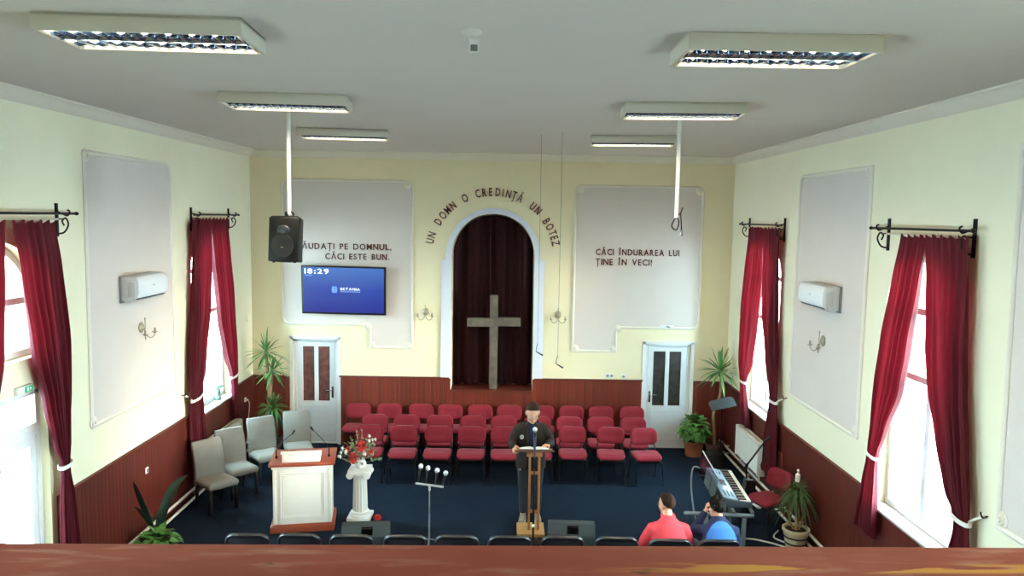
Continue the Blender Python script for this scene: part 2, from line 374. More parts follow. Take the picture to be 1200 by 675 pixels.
wall_panel('trim_15', rounded([(8.76, 5.15), (10.95, 5.15), (10.99, 1.93), (8.73, 1.93)], (1,), .14), leftfn, 'mauve wall panel with white moulding on the left wall', [(8.76, 1.97), (8.80, 5.11)])
wall_panel('trim_16', rounded([(8.92, 5.13), (11.08, 5.13), (11.12, 1.87), (8.92, 1.87)], (1,), .1), rightfn, 'mauve wall panel with white moulding on the right wall', [(8.96, 1.92), (8.97, 5.09)])
wall_panel('trim_17', [(3.9, 5.13), (6.33, 5.13), (6.27, 1.87), (3.9, 1.87)], rightfn, 'mauve wall panel at the right edge nearest the balcony', [(6.22, 1.95), (6.28, 5.08)])

# windows: frame, glass panes, sill shelf
def side_window(name, x, sg, y0, y1, lab, z0=1.26, glassx=.15, sill=True, bars=(2.82, 3.54)):
    fw = .07; zs, rise = 3.55, .62; cy = (y0 + y1) / 2
    root = thing(name, lab, 'window', (x + sg * glassx, cy, z0)); root['kind'] = 'structure'
    fn = lambda a, b, d: (sg * d, a - cy, b - z0)
    o = opening(y0 + .004, y1 - .004, z0 + .004, zs, rise - .004); i = opening(y0 + fw, y1 - fw, z0 + fw, zs, rise - fw)
    f = MB(); f.slab(o, [i], fn, -.03, .04)
    for z in bars: f.box((sg * .005, 0, z - z0), (.06, y1 - y0 - .08, .07))
    if z0 < 2: f.box((sg * .005, 0, (bars[0] - z0) / 2), (.062, .09, bars[0] - z0)); f.box((sg * .005, 0, 2.0 - z0 - .62), (.05, .02, .02))
    f.box((sg * .005, 0, (bars[-1] + zs + rise) / 2 - z0), (.05, .05, zs + rise - bars[-1] - .04))
    f.build('window_frame', pvc, root, smooth=20)
    g = MB(); g.slab(opening(y0 + fw - .01, y1 - fw + .01, z0 + fw - .01, zs, rise - fw + .01), [], fn, .000, .006); g.build('window_glass', glass, root, smooth=0)
    if sill:
        s_ = MB(); s_.box((-sg * (glassx / 2 + .03), 0, -.012), (glassx + .09, y1 - y0 + .02, .03)); s_.build('window_sill', M('pale_stone_sill', '#b9aea8', .5, var=.05), root, bevel=.004)
    return root
side_window('window_1', XL, -1, 11.62, 13.20, 'arched window on the left wall near the back corner')
side_window('window_2', XR, 1, 11.72, 13.26, 'arched window on the right wall near the back corner')
side_window('window_3', XR, 1, 6.92, 8.42, 'arched window on the right wall nearest the balcony')
side_window('window_4', XL, -1, 6.46, 7.90, 'arched window over the side exit door on the left wall', z0=2.96, sill=False, bars=(3.54,))
side_window('added_window_5', XR, 1, 2.05, 3.55, 'unseen arched window added on the right wall just in front of the balcony')  # out of view, added to brighten the railing and side walls
side_window('added_window_6', XL, -1, 1.75, 3.25, 'unseen arched window added on the left wall just in front of the balcony')  # added opposite, also unseen, for more daylight near the railing
# glazed exit door under window_4
def exit_door():
    y0, y1 = 6.47, 7.89; cy = (y0 + y1) / 2; r = thing('door_3', 'white glazed exit door in the left wall', 'door', (XL - .12, cy, 0)); r['kind'] = 'structure'
    f = MB()
    for y in (y0 + .035, y1 - .035): f.box((0, y - cy, 1.305), (.09, .07, 2.61))
    f.box((0, 0, 2.575), (.09, y1 - y0, .07)); f.box((0, 0, 2.17), (.10, y1 - y0 - .02, .13)); f.box((0, 0, .04), (.09, y1 - y0, .06))
    f.build('door_frame', pvc, r, bevel=.004)
    for sg in (-1, 1):
        l = MB(); w = (y1 - y0 - .14) / 2; yc = sg * w / 2
        l.slab([(yc - w / 2 + .003, .07), (yc + w / 2 - .003, .07), (yc + w / 2 - .003, 2.10), (yc - w / 2 + .003, 2.10)],
               [[(yc - w / 2 + .1, .95), (yc + w / 2 - .1, .95), (yc + w / 2 - .1, 2.0), (yc - w / 2 + .1, 2.0)], [(yc - w / 2 + .1, .18), (yc + w / 2 - .1, .18), (yc + w / 2 - .1, .83), (yc - w / 2 + .1, .83)]],
               lambda a, b, d: (d, a, b), -.03, .03)
        lf = l.build('door_leaf', pvc, r, smooth=20)
        g = MB(); g.box((0, yc, 1.47), (.008, w - .19, 1.08)); g.box((0, yc, .5), (.008, w - .19, .68)); g.build('door_glass', glass, lf, smooth=0)
        h = MB(); h.box((.045, sg * .06, 1.05), (.03, .03, .14)); h.tube([(.06, sg * .06, 1.08), (.07, sg * .06, 1.08), (.07, sg * .15, 1.08)], .009); h.build('door_handle', chrome, lf)
    t = MB(); t.box((0, 0, 2.385), (.008, y1 - y0 - .1, .33)); t.build('transom_glass', glass, r, smooth=0)
exit_door()
# the two white doors in the back wall
def back_door(name, x0, x1, hinge, lab, glass_tint):
    cx = (x0 + x1) / 2; w = x1 - x0; r = thing(name, lab, 'door', (cx, D + .1, 0)); r['kind'] = 'structure'
    f = MB(); fw = .055
    for s in (-1, 1): f.box((s * (w / 2 - fw / 2 - .002), 0, DH / 2), (fw, .09, DH - .006))
    f.box((0, 0, DH - fw / 2 - .003), (w - .006, .09, fw)); f.box((0, 0, .015), (w - .006, .12, .028))
    f.build('door_frame', pvc, r, bevel=.004)
    s_ = hinge; ww = w - 2 * fw - .015; z0, z1 = .04, DH - .065
    lx0, lx1 = -ww / 2, ww / 2; st = .105; mid = .84
    holes = []
    gw = (ww - 2 * st - .075) / 2
    gx = [(lx0 + st, lx0 + st + gw), (lx1 - st - gw, lx1 - st)]
    for a, b in gx: holes.append([(a, mid), (b, mid), (b, z1 - .09), (a, z1 - .09)])
    l = MB(); l.slab([(lx0, z0), (lx1, z0), (lx1, z1), (lx0, z1)], holes, lambda a, b, d: (a, d, b), -.035, .03)
    lf = l.build('door_leaf', pvc, r, smooth=20)
    p = MB(); p.slab([(lx0 + st - .02, .16), (lx1 - st + .02, .16), (lx1 - st + .02, .76), (lx0 + st - .02, .76)], [[(lx0 + st, .18), (lx1 - st, .18), (lx1 - st, .74), (lx0 + st, .74)]], lambda a, b, d: (a, d, b), -.045, -.03)
    p.build('door_panel', pvc, lf, smooth=20)
    g = MB()
    for a, b in gx: g.box(((a + b) / 2, 0, (mid + z1 - .09) / 2), (gw + .02, .008, z1 - .09 - mid + .02))
    g.build('door_glass', glass_tint, lf, smooth=0)
    h = MB(); hx = s_ * (ww / 2 - .05)
    h.box((hx, -.04, 1.02), (.035, .012, .22)); h.tube([(hx, -.04, 1.07), (hx, -.085, 1.07), (hx - s_ * .02, -.09, 1.07), (hx - s_ * .13, -.09, 1.065)], .011); h.box((hx, -.048, .97), (.012, .008, .03))
    h.build('door_handle', chrome, lf)
obscure = M('obscured_door_glass', '#3a3634', .22, var=.35, vs=9, bump=.35, bs=45)
obscure_reflection = M('obscured_glass_red_reflection', '#6e4440', .2, var=.35, vs=9, bump=.35, bs=45)  # reflection of the red curtains put into the pane colour
back_door('door_1', LD[0] + .0, LD[1], 1, 'white half-glazed door in the back wall on the left', obscure_reflection)
back_door('door_2', RD[0], RD[1], -1, 'white half-glazed door in the back wall on the right', obscure)
dl = MB()
for x0, x1 in (LD, RD):
    for s, x in ((-1, x0), (1, x1)): dl.box((x + s * .03, D - .008, DH / 2 + .01), (.06, .02, DH + .06))
    dl.box(((x0 + x1) / 2, D - .008, DH + .03), (x1 - x0 + .12, .02, .06))
struct('trim_18', dl, white_trim, 'white casings round the two back doors', 'door casing', smooth=0)
# ------------------------------------------------------------------ ceiling lights
def make_light():
    r = thing('ceiling_light', 'x', 'ceiling light', (0, 0, H), 0, 'ceiling lights')      # root at the ceiling, hangs down
    L_, W_, T = 1.24, .56, .105
    h = MB()
    h.box((0, 0, -.012), (L_, W_, .02))
    for s in (-1, 1):
        h.box((0, s * (W_ / 2 - .012), -T / 2 - .006), (L_, .024, T)); h.box((s * (L_ / 2 - .012), 0, -T / 2 - .006), (.024, W_ - .04, T))
    h.build('housing', M('cream_light_housing', '#d6d2c2', .5), r, bevel=.003)
    rf = MB()
    for yc in (-.135, .135):
        prof = [(-.125, -.105), (-.118, -.07), (-.09, -.042), (-.05, -.028), (0, -.025), (.05, -.028), (.09, -.042), (.118, -.07), (.125, -.105)]
        rf.loft([[(x, yc + a, b) for a, b in prof] + [(x, yc + a * 1.02, b + .002) for a, b in prof[::-1]] for x in (-L_ / 2 + .03, L_ / 2 - .03)], True)
    rf.build('reflector', M('mirror_reflector', '#93a4b8', .12, metal=1), r, smooth=60)
    for yc in (-.135, .135):
        for dy in (-.035, .035):
            t = MB(); t.tube([(-L_ / 2 + .06, yc + dy, -.056), (L_ / 2 - .06, yc + dy, -.056)], .018, 10); t.build('tube', bulb, r)
    lv = MB()
    lv.box((0, 0, -.09), (L_ - .06, .014, .04))
    for yc in (-.135, .135):
        for k in range(17):
            x = -L_ / 2 + .05 + k * (L_ - .1) / 16
            lv.box((x, yc, -.092), (.004, .245, .026), rot('Y', .12 if k % 2 else -.12))
    lv.build('louvre', louvre_m, r, smooth=0)
    return r
ld = bpy.data.lights.new('fluorescent_lamp', 'AREA'); ld.shape = 'RECTANGLE'; ld.size = 1.1; ld.size_y = .44; ld.energy = LAMP; ld.color = (1.0, .86, .62); ld.spread = math.radians(150)
def lamp_light(r):
    o = bpy.data.objects.new('lamp', ld); COL.objects.link(o); o.parent = r; o.location = (0, 0, -.112)
lights = [(-2.27, 4.95, 3, 'left', 'nearest the balcony'), (-2.26, 7.83, 5, 'left', 'second from the balcony'), (-2.33, 10.81, 6, 'left', 'nearest the back wall'),
          (1.745, 5.14, 0, 'right', 'nearest the balcony'), (1.81, 7.99, -4, 'right', 'second from the balcony'), (1.81, 11.06, -5, 'right', 'nearest the back wall'), (-2.28, 2.05, 0, 'left', 'added unseen above the balcony railing'), (1.76, 2.2, 0, 'right', 'added unseen above the balcony railing')]  # last pair is unseen, added so the railing gets enough light
proto = make_light()
for i, (x, y, a, side, which) in enumerate(lights):
    lab = 'lit louvred ceiling light on the %s side, %s' % (side, which)
    o = proto if i == 0 else dup(proto, (0, 0, 0), 0, lab)
    o['label'] = lab; o.location = (x, y, H - .001); o.rotation_euler = (0, 0, math.radians(a))
for o in [o for o in COL.objects if o.name.startswith('ceiling_light')]: lamp_light(o)

# ceiling sensor, hanging poles, loudspeaker
t = thing('motion_detector', 'small white motion detector on the middle of the ceiling', 'motion detector', (-.25, 4.95, H))
m = MB(); m.lathe([(.07, -.001), (.07, -.015), (.05, -.025), (.02, -.03)], 16); m.build('base', white_trim, t)
m = MB(); m.tube([(0, 0, -.03), (.0, -.01, -.06)], .018, 8); m.box((.02, -.03, -.10), (.06, .05, .09), rot('X', .35)); m.build('detector_head', white_trim, t, bevel=.01)
m = MB(); m.box((.02, -.052, -.118), (.045, .016, .04), rot('X', .35)); m.build('lens', M('grey_lens', '#6d6f66', .3), t, bevel=.004)
def pole(x, y, zb, lab, cable=False):
    t = thing('speaker_pole', lab, 'pole', (x, y, H), 0, 'white poles hanging from the ceiling')
    m = MB(); m.lathe([(.07, -.001), (.07, -.012), (.03, -.02), (.024, -.05), (.024, zb - H + .0)], 16); m.build('pole', M('white_pole_paint', '#f2f2ee', .4), t)
    if cable:
        z = zb - H
        c = MB(); c.tube(curve([(0, 0, z + .04), (.03, -.02, z - .05), (.0, -.03, z - .14), (-.05, -.01, z - .10), (-.02, 0, z - .02), (.05, 0, z + .06), (.07, -.01, z + .12), (.05, -.01, z + .05), (.06, -.01, z - .06), (.065, -.01, z - .16)], 6), .008, 6); c.build('cable', black_plastic, t)
        k = MB(); k.tube([(.065, -.01, z - .15), (.068, -.01, z - .21)], .014, 8); k.build('plug', chrome, t)
    return t
pole(-2.47, 8.56, 4.47, 'white pole from the ceiling carrying the black loudspeaker on the left')
pole(1.99, 8.89, 4.50, 'white pole from the ceiling on the right ending in a loose black cable', True)
t = thing('loudspeaker', 'black loudspeaker hung under the left ceiling pole', 'loudspeaker', (-2.475, 8.56, 4.47), math.radians(-4))
tilt = rot('X', math.radians(-6))
b = MB()
def trap(z, w0, w1, d): return [(-w1, d, z), (w1, d, z), (w0, -d, z), (-w0, -d, z)]
b.loft([trap(-.54, .165, .11, .15), trap(-.53, .172, .115, .155), trap(-.05, .172, .115, .155), trap(-.03, .15, .10, .13)])
b.v = [tuple(tilt @ Vector(v)) for v in b.v]; b.build('cabinet', black_plastic, t, bevel=.012)
g = MB(); g.lathe([(.0, .0), (.12, .0), (.13, .012), (.13, .02), (.12, .02), (.02, -.0)], 24)
def front(mb, z, y=-.162): mb.v = [tuple(tilt @ (rot('X', PI / 2) @ Vector(v) + Vector((0, y, z)))) for v in mb.v]; return mb
front(g, -.37); g.build('woofer_grille', M('dark_grille', '#0c0c0d', .6, bump=.4, bs=600), t)
w = MB(); w.ell((0, 0, 0), (.075, .05, .02), None, 16, 8); front(w, -.185); w.build('horn', M('horn_plastic', '#2a3038', .35), t)
bd = MB(); bd.box((0, 0, 0), (.034, .016, .006)); front(bd, -.385, -.186); bd.build('badge', chrome, t)
for s in (-1, 1):
    f = MB(); f.lathe([(.012, -.555), (.014, -.54)], 10, (s * .12, -.11, 0)); f.v = [tuple(tilt @ Vector(v)) for v in f.v]; f.build('foot', black_plastic, t)
br = MB(); br.box((0, 0, -.03), (.12, .08, .02)); br.tube([(-.03, 0, -.02), (-.03, 0, .03)], .02, 10); br.tube([(.05, .0, -.03), (.05, 0, .01), (.02, 0, .03)], .012, 8); br.build('bracket', black_metal, t, bevel=.004)
# choir microphones on long cords
for x, y, zb, lab in ((.47, 10.9, 2.52, 'thin hanging choir microphone cord nearer the arched niche'), (.74, 10.5, 2.42, 'thin hanging choir microphone cord nearer the right verse')):
    t = thing('hanging_microphone', lab, 'microphone', (x, y, H), 0, 'choir microphones hanging from the ceiling')
    z = zb - H
    m = MB(); m.tube([(0, 0, -.002), (0, 0, z + .12)], .0026, 6); m.build('cord', M('grey_cord', '#6a675c', .6), t)
    m = MB(); m.tube(curve([(0, 0, z + .12), (-.02, -.01, z + .03), (-.02, -.01, z)], 5), .005, 6); m.tube([(-.02, -.01, z), (.08, -.03, z - .055)], [.007, .012], 8); m.build('capsule', black_plastic, t)

# ------------------------------------------------------------------ wall fittings
def aircon(x, sg, yc, lab):
    t = thing('air_conditioner', lab, 'air conditioner', (x, yc, 3.32), 0, 'wall air conditioners')
    s = sg
    def P(y, z, d): return (s * d, y, z)
    prof = [(0, .03), (.045, .0), (.12, .015), (.19, .06), (.215, .12), (.215, .25), (.20, .30), (.17, .325), (0, .33)]
    b = MB(); b.loft([[P(y, z, d + .035) for d, z in prof] for y in (-.41, .41)], True); b.build('body', M('aircon_white', '#eef2f4', .3), t, smooth=40, bevel=.006)
    p = MB(); p.box(P(0, .165, .0175), (.035, .84, .34)); p.build('back_plate', M('aircon_grey', '#8d9496', .5), t, bevel=.004)
    v = MB(); v.box(P(0, .052, .205), (.018, .76, .035), rot('Y', s * .9)); v.build('air_outlet', M('dark_vent', '#16181c', .5), t)
    e = MB(); e.box(P(0, .2, .251), (.004, .03, .012)); e.build('badge', M('aircon_badge', '#7a8288', .4), t)
    g = MB()
    for k in range(9): g.box(P(0, .368, .06 + k * .018), (.006, .74, .006))
    g.v = [(a, b_, c - .031) for a, b_, c in g.v]; g.build('top_grille', M('grille_white', '#c9ced0', .5), t)
    for sd in (-1, 1):
        q = MB(); q.box(P(sd * .4125, .17, .16), (.09, .012, .19)); q.ell(P(sd * .418, .06, .19), (.016, .006, .016), None, 10, 6, 0); q.build('end_cap', M('aircon_end_cap', '#d9dcdc', .4), t, bevel=.003)
    return t
aircon(XL, 1, 9.87, 'white wall air conditioner on the left wall above a sconce')
aircon(XR, -1, 9.96, 'white wall air conditioner on the right wall above a sconce')
def sconce(loc, rz, lab):
    t = thing('wall_sconce', lab, 'wall lamp', loc, rz, 'two-armed brass wall sconces')        # wall behind at +y, arms towards -y
    m = MB(); m.loft([[(r_ * math.cos(j * PI / 8), -d, r_ * 1.15 * math.sin(j * PI / 8)) for j in range(16)] for r_, d in ((.062, .0), (.065, .012), (.05, .02), (.03, .035), (.012, .045))]); m.build('wall_plate', brass, t)
    m = MB(); m.tube([(0, -.045, -.02), (0, -.06, -.02), (0, -.06, .11)], .006, 8); m.ell((0, -.06, .12), (.01, .01, .016), None, 8, 6); m.build('stem', brass, t)
    for s in (-1, 1):
        a = MB(); a.tube(curve([(0, -.05, -.02), (s * .02, -.07, -.11), (s * .075, -.10, -.15), (s * .125, -.12, -.12), (s * .135, -.125, -.085)], 6), .0065, 8); a.build('arm', brass, t)
        c = MB(); c.lathe([(.008, -.09), (.035, -.075), (.038, -.07), (.012, -.068), (.013, -.02), (.011, -.02)], 12, (s * .135, -.125, 0)); c.build('candle_cup', brass, t)
sconce((-1.55, D - .001, 2.64), 0, 'brass two-armed sconce on the back wall left of the arch')
sconce((1.0, D - .001, 2.62), 0, 'brass two-armed sconce on the back wall right of the arch')
sconce((XL + .007, 9.98, 2.93), PI / 2, 'brass two-armed sconce on the left side wall')
sconce((XR - .007, 10.02, 2.88), -PI / 2, 'brass two-armed sconce on the right side wall')

# ------------------------------------------------------------------ curtains
def interp(tab, z):
    tab = sorted(tab, key=lambda q: -q[0])
    if z >= tab[0][0]: return tab[0][1:]
    for a, b in zip(tab, tab[1:]):
        if z >= b[0]:
            t = (a[0] - z) / (a[0] - b[0]); t = t * t * (3 - 2 * t) * .5 + t * .5
            return tuple(p + (q - p) * t for p, q in zip(a[1:], b[1:]))
    return tab[-1][1:]
def curtain(x, sg, tab, tie, lab, folds=7, group=None, hook=None):
    folds = max(4, int(folds * .65))
    zt = tab[0][0]; zb = tab[-1][0]; yc = (tab[0][1] + tab[0][2]) / 2
    t = thing('curtain', lab, 'curtain', (x, yc, zb), 0, group); off = .12; sd = rnd.uniform(0, 6)
    def f(u, v):
        z = zt + (zb - zt) * v; a, b = interp(tab, z); w = abs(b - a)
        y = a + (b - a) * u
        ph = folds * 2 * PI * (u + .02 * math.sin(5 * v + sd)) + sd
        amp = .014 + .034 * min(1, v * 3)
        amp = min(amp, .004 + w * .10)
        d = off + amp * (math.sin(ph) + .35 * math.sin(2.3 * ph + 1.1 + 2 * v))
        if z > zt - .06: d += .006 * math.sin(folds * 5 * PI * u)
        zz = z + (.018 * math.sin(folds * 2 * PI * u + sd) if v == 0 else 0) + (.015 * math.sin(ph) if v == 1 else 0)
        return (sg * d, y - yc, zz - zb)
    m = MB(); m.sheet(f, folds * 14, 46); m.build('drape', curtain_red, t, smooth=180, recalc=False)
    if tie:
        a, b = interp(tab, tie); w = abs(b - a) / 2 + .012; c = (a + b) / 2 - yc
        k = MB(); k.loft([[(sg * (off + (.062 + dd) * math.sin(q)), c + (w + dd) * math.cos(q), tie - zb + h + .02 * math.cos(q) * (1 if a < b else -1)) for q in [2 * PI * j / 20 for j in range(20)]] for h, dd in ((-.022, -.004), (-.018, .004), (.018, .004), (.022, -.004))], False)
        if hook:
            hy = hook - yc
            k.tube(curve([(sg * (off), c + (w if hy > c else -w), tie - zb), (sg * .09, (c + hy) / 2 , tie - zb + .02), (sg * .03, hy, tie - zb + .1)], 6), [.012] * 13, 6)
        k.build('tieback', M('white_tieback', '#f0ece2', .7), t)
        if hook:
            k = MB(); k.tube(curve([(sg * .002, hy, tie - zb + .1), (sg * .05, hy, tie - zb + .09), (sg * .07, hy, tie - zb + .14)], 5), .008, 6); k.build('tieback_hook', iron, t)
    return t
RG, LG = 'red curtains on the right wall', 'red curtains on the left wall'
curtain(XR, -1, [(4.355, 7.46, 7.95), (3.87, 7.54, 8.05), (3.2, 7.66, 8.17), (2.7, 7.76, 8.26), (2.2, 8.02, 8.31), (1.9, 8.16, 8.36), (1.8, 8.18, 8.37), (1.5, 8.15, 8.43), (.93, 8.13, 8.53)], 1.86, 'tied red curtain on the near right window, far half', 7, RG)
curtain(XR, -1, [(4.36, 6.78, 7.48), (3.9, 6.75, 7.38), (3.35, 6.72, 7.29), (2.95, 6.68, 7.22), (2.4, 6.59, 7.05), (2.0, 6.52, 6.88), (1.82, 6.50, 6.72), (1.7, 6.49, 6.70), (1.45, 6.45, 6.75), (.9, 6.4, 6.82)], 1.80, 'tied red curtain on the near right window, half closest to the balcony', 9, RG, 6.42)
curtain(XR, -1, [(4.365, 12.31, 12.98), (3.6, 12.26, 13.08), (2.85, 12.46, 13.16), (2.1, 12.62, 13.17), (1.7, 12.84, 13.10), (1.62, 12.85, 13.08), (.93, 12.55, 12.95)], 1.68, 'tied red curtain on the far right window, half next to the back corner', 8, RG, 13.2)
curtain(XR, -1, [(4.37, 11.52, 12.31), (3.8, 11.55, 12.16), (3.0, 11.50, 12.04), (2.3, 11.41, 11.83), (1.75, 11.34, 11.59), (1.65, 11.33, 11.58), (1.1, 11.25, 11.70), (.5, 11.2, 11.74)], 1.70, 'tied red curtain on the far right window, half nearer the air conditioner', 8, RG, 11.22)
curtain(XL, 1, [(4.375, 11.46, 12.13), (3.8, 11.45, 12.12), (3.0, 11.38, 11.97), (2.35, 11.28, 11.78), (1.7, 11.25, 11.61), (1.55, 11.26, 11.62), (.9, 11.27, 11.70), (.35, 11.25, 11.74)], 1.62, 'tied red curtain on the far left window, half nearer the air conditioner', 8, LG, 11.18)
curtain(XL, 1, [(4.38, 12.13, 12.86), (3.75, 12.20, 12.91), (2.75, 12.40, 13.01), (2.1, 12.62, 13.09), (1.66, 12.88, 13.16), (1.45, 12.96, 13.16), (.85, 12.98, 13.17)], 1.63, 'tied red curtain on the far left window, half next to the back corner', 8, LG, 13.3)
curtain(XL, 1, [(4.36, 7.27, 7.97), (3.9, 7.36, 8.04), (3.1, 7.49, 8.10), (2.45, 7.66, 8.10), (2.0, 7.79, 8.09), (1.75, 7.91, 8.06), (1.65, 7.91, 8.06), (1.3, 7.86, 8.13), (.4, 7.82, 8.22)], 1.72, 'tied red curtain beside the left exit door, half nearer the air conditioner', 8, LG, 8.12)
curtain(XL, 1, [(4.36, 6.5, 7.19), (3.9, 6.45, 7.13), (3.1, 6.4, 7.02), (2.45, 6.38, 6.85), (1.9, 6.35, 6.58), (1.75, 6.34, 6.53), (1.2, 6.3, 6.62), (.4, 6.3, 6.65)], 1.78, 'red curtain at the left edge, half of the exit door pair nearest the balcony', 8, LG, 6.28)
def rod(x, sg, y0, y1, z, lab):
    yc = (y0 + y1) / 2; h = (y1 - y0) / 2
    t = thing('curtain_rod', lab, 'curtain rod', (x, yc, z), 0, 'wrought iron curtain rods')
    m = MB(); m.tube([(sg * .13, -h, 0), (sg * .13, h, 0)], .013, 8)
    for s in (-1, 1): m.ell((sg * .13, s * h, 0), (.02, .035, .02), None, 8, 6)
    m.build('rod', iron, t)
    m = MB(); m.tube([(sg * .07, -h + .25, -.06), (sg * .07, h - .25, -.06)], .012, 6); m.build('curtain_rail', M('pale_rail', '#d8cdb8', .5), t)
    for s in (-1, 1):
        y = s * (h - .17)
        b = MB(); b.box((sg * .012, y, -.07), (.024, .03, .36)); b.tube([(sg * .01, y, -.06), (sg * .07, y, -.06)], .008, 6)
        b.tube(curve([(sg * .02, y, -.22), (sg * .09, y, -.2), (sg * .135, y, -.12), (sg * .11, y, -.05), (sg * .07, y, -.08), (sg * .09, y, -.13)], 5), .010, 6)
        b.tube(curve([(sg * .02, y, .02), (sg * .09, y, -.01), (sg * .13, y, -.02), (sg * .155, y, .02), (sg * .13, y, .04)], 5), .010, 6)
        b.build('bracket', iron, t)
rod(XR, -1, 6.72, 8.62, 4.42, 'wrought iron curtain rod over the near right window')
rod(XR, -1, 11.47, 13.5, 4.42, 'wrought iron curtain rod over the far right window')
rod(XL, 1, 11.49, 13.38, 4.44, 'wrought iron curtain rod over the far left window')
rod(XL, 1, 6.1, 8.36, 4.44, 'wrought iron curtain rod over the left exit door')
# niche drape and the wooden cross
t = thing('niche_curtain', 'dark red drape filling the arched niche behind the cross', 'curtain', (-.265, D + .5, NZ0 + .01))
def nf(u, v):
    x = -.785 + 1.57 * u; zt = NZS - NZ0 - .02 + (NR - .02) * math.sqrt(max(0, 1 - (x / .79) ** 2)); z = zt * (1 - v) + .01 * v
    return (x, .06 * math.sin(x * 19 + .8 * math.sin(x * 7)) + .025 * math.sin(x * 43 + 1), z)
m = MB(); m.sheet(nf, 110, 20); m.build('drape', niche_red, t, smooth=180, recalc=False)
cw = M('weathered_cross_wood', '#63594e', .85, var=.3, vs=7, bump=.4, bs=40)
t = thing('cross', 'tall grey-brown wooden cross standing in the arched niche', 'cross', (-.235, D + .16, NZ0 + .006))
m = MB(); m.box((0, 0, .925), (.155, .12, 1.85)); m.build('upright', cw, t, bevel=.006)
m = MB(); m.box((-.26, -.012, 1.315), (.52, .13, .165)); m.box((.26, -.012, 1.33), (.52, .13, .165)); m.build('crossbar', cw, t, bevel=.006)

# ------------------------------------------------------------------ lettering
FC = {}
def glyph(ch, bold=.0, size=1.0):
    if ch in FC: return FC[ch]
    cu = bpy.data.curves.new('g', 'FONT'); cu.body = ch; cu.size = 1.0; cu.offset = .016; cu.extrude = .03; cu.resolution_u = 3
    o = bpy.data.objects.new('g', cu); COL.objects.link(o); bpy.context.view_layer.update()
    me = bpy.data.meshes.new_from_object(o.evaluated_get(bpy.context.evaluated_depsgraph_get()))
    bpy.data.objects.remove(o); bpy.data.curves.remove(cu)
    vs = [tuple(v.co) for v in me.vertices]; fs = [tuple(p.vertices) for p in me.polygons]; bpy.data.meshes.remove(me)
    x0 = min(v[0] for v in vs); x1 = max(v[0] for v in vs)
    FC[ch] = ([(x - x0, y, z) for x, y, z in vs], fs, x1 - x0); return FC[ch]
CAP = .73
def letters(text, height, width, mat_, parent, fn, depth=1.0, name='letter', one=None):
    """lay text along a line of the given total width; fn(x, y, d) maps into the parent's space"""
    s = height / CAP; sp = .0; tot = 0; gap = .16; space = .55
    for ch in text: tot += space if ch == ' ' else glyph(ch)[2] + gap
    tot -= gap; kx = width / tot; x = 0; mb = one
    for ch in text:
        if ch == ' ': x += space * kx; continue
        vs, fs, w = glyph(ch)
        q = MB() if one is None else mb
        q.add([fn(x + vx * kx, vy * s, (vz + .03) * s * depth) for vx, vy, vz in vs], fs)
        if one is None: q.build(name, mat_, parent, smooth=0)
        x += (w + gap) * kx
def verse(loc, lines, lab):
    t = thing('wall_verse', lab, 'lettering', loc)
    for txt, x, z, w, h in lines: letters(txt, h, w, letter_m, t, lambda a, b, d, x=x, z=z: (x + a, -d, z + b))
verse((-3.03, D - .008, 3.7), [('LĂUDAȚI PE DOMNUL,', -.97 + .0, .115, 1.79, .115), ('CĂCI ESTE BUN.', -.44, -.075, 1.22, .115)], 'dark red verse above the television ending in BUN')
verse((2.5, D - .008, 3.7), [('CĂCI ÎNDURAREA LUI', -.80, .085, 1.60, .12), ('ȚINE ÎN VECI!', -.80, -.105, 1.08, .12)], 'dark red verse on the right panel ending in VECI')
t = thing('arch_motto', 'dark red motto curved over the arched niche', 'lettering', (-.273, D - .001, 3.716))
for ch, a in [('U', -76.7), ('N', -70.9), ('D', -58.0), ('O', -51.0), ('M', -44.8), ('N', -38.6), ('O', -26.1), ('C', -14.0), ('R', -8.2), ('E', -2.6), ('D', 3.9), ('I', 8.5), ('N', 13.5), ('Ț', 18.7), ('Ă', 24.3), ('U', 37.7), ('N', 43.7), ('B', 55.6), ('O', 61.5), ('T', 67.3), ('E', 71.9), ('Z', 76.9)]:
    vs, fs, w = glyph(ch); s = .155 / CAP; q = MB(); R_ = 1.16; th = math.radians(a); sx = .66
    pts = []
    for x, y, z in vs:
        u = (x - w / 2) * s * sx; r_ = R_ + y * s
        pts.append((math.sin(th) * r_ + math.cos(th) * u, -(z + .03) * s, math.cos(th) * r_ - math.sin(th) * u))
    q.add(pts, fs); q.build('letter', letter_m, t, smooth=0)

# ------------------------------------------------------------------ television
t = thing('television', 'flat television with a blue screen showing 18:29', 'television', (-3.10, D - .09, 2.58), math.radians(0))
tb = rot('X', math.radians(5)) @ rot('Y', math.radians(.6))
def tv(mb): mb.v = [tuple(tb @ Vector(v)) for v in mb.v]; return mb
m = MB(); m.box((0, .01, .46), (1.60, .045, .93)); tv(m).build('case', black_plastic, t, bevel=.006)
sm = bpy.data.materials.new('blue_screen'); sm.use_nodes = True; n = sm.node_tree.nodes; L = sm.node_tree.links; p = n['Principled BSDF']
tc = n.new('ShaderNodeTexCoord'); sx_ = n.new('ShaderNodeSeparateXYZ'); cr = n.new('ShaderNodeValToRGB'); L.new(tc.outputs['Generated'], sx_.inputs[0]); L.new(sx_.outputs[2], cr.inputs[0])
cr.color_ramp.elements[0].color = C('#2430a0'); cr.color_ramp.elements[1].color = C('#4a80d6'); e_ = cr.color_ramp.elements.new(.5); e_.color = C('#2f4fbc')
p.inputs['Base Color'].default_value = (.01, .01, .02, 1); p.inputs['Roughness'].default_value = .2; L.new(cr.outputs[0], p.inputs['Emission Color']); p.inputs['Emission Strength'].default_value = .8
m = MB(); m.box((0, -.0145, .465), (1.53, .006, .865)); tv(m).build('screen', sm, t, smooth=0)
